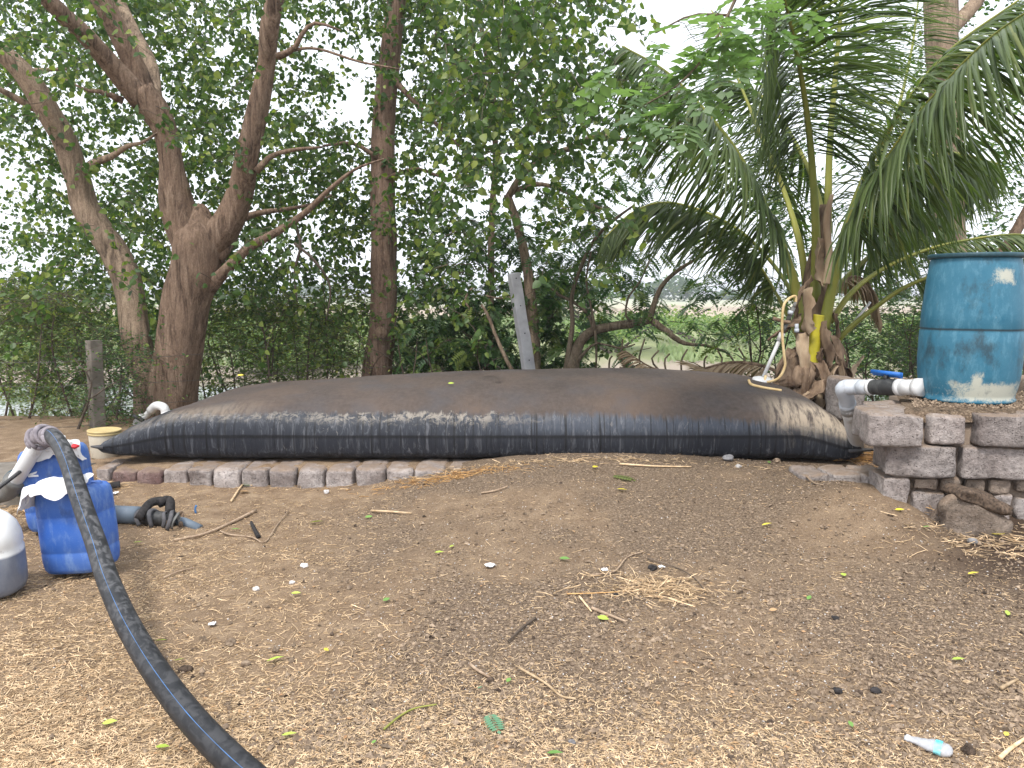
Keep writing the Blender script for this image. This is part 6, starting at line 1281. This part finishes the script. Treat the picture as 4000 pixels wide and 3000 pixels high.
def heap(cx, cy, sx, sy, n, lmin, lmax, mat, label, lift=.03, name='straw_heap'):
    g = gw(cx, cy); x = g[0]+rng.normal(0, sx, n); y = g[1]+rng.normal(0, sy, n); straw(n, lmin, lmax, .003, lambda x, y: np.ones(len(x), bool), mat, name, label, lift=lift, pts=(x, y))
heap(2560, 2310, .16, .09, 420, .03, .13, 'straw', 'small heap of pale yellow straw right of image centre')
heap(3400, 1795, .09, .05, 220, .05, .16, 'straw_orange', 'tuft of orange dry straw at the right tip of black bag', .05)
heap(3665, 2010, .05, .10, 200, .05, .2, 'straw_orange', 'bundle of orange straw lodged left of the boulder', .07)
heap(1760, 1870, .28, .06, 260, .04, .14, 'straw_orange', 'band of orange straw along the slope by the last edging blocks', .02)
heap(70, 1990, .14, .10, 260, .05, .18, 'straw', 'pile of yellow straw between white jug and riser pipe', .03)
heap(3900, 2130, .25, .10, 260, .04, .16, 'straw', 'loose yellow straw strewn at the wall foot by right edge', .02)
heap(420, 1895, .10, .05, 80, .05, .15, 'straw', 'few straw stalks below the two stained edging blocks', .02)
heap(2200, 1800, .9, .05, 420, .02, .10, 'straw', 'thin line of straw bits along the soil crest under black bag', .015)
n = 900; x, y = frame_pts(n, 1790, 3040); k = onok(x, y); x, y = x[k], y[k]; n = len(x); R = basis(rdir(n, 0.), np.tile((0, 0, 1.), (n, 1))+rng.normal(0, .3, (n, 3)))
mb = MB(); mb.add(*scatter(SML[0], SML[1], np.stack([x, y, gz(x, y)+.008], -1), R, rng.uniform(.008, .024, n))); tag(mb.build('leaf_litter', M['leaf_brown']), 'small brown dead leaf bits littering the yard', 'leaf litter', None, 'stuff')
# gravelly crumbs on top of the wall
n = 5200; x = rng.uniform(2.35, 4.0, n); y = rng.uniform(4.45, 6.2, n); k = (y > yf(x)+.1) & (x > 2.44+.42*(y-4.6)); x, y = x[k], y[k]; n = len(x); s = rng.uniform(.003, .014, n)
J = OCT[None]*s[:, None, None]*rng.uniform(.6, 1.2, (n, 6, 1)); V = np.einsum('nij,nkj->nki', basis(rdir(n, 0.), np.tile((0, 0, 1.), (n, 1))), J)+np.stack([x, y, .772+s*.3], -1)[:, None]
mb = MB(); mb.add(V.reshape(-1, 3), (OF[None]+(np.arange(n)*6)[:, None, None]).reshape(-1, 3), np.repeat(rng.random(n), 6)); tag(mb.build('crumbs', M['clod'], wl, smooth=False), kind='stuff')
# ------------------------------------------------------------------ humid air over the river and fields
mb = MB(); mb.add(*box((0, 780, 4.), (2000, 1700, 16))); hz = mb.build('haze', None, smooth=False)
hm = bpy.data.materials.new('humid_air'); hm.use_nodes = True; hn = hm.node_tree; hn.nodes.clear()
ho = hn.nodes.new('ShaderNodeOutputMaterial'); hv = hn.nodes.new('ShaderNodeVolumePrincipled'); hv.inputs['Color'].default_value = (.93, .95, 1, 1); hv.inputs['Density'].default_value = .0013; hv.inputs['Anisotropy'].default_value = .2
hn.links.new(hv.outputs[0], ho.inputs['Volume']); hz.data.materials.append(hm); tag(hz, 'thin pale haze over river and far fields', None, None, 'stuff')
print('TRIS', sum(sum(len(p.vertices)-2 for p in o.data.polygons) if len(o.data.polygons) < 3000 else len(o.data.loops)-2*len(o.data.polygons) for o in bpy.data.objects if o.type == 'MESH'), 'OBJ', len(bpy.data.objects))
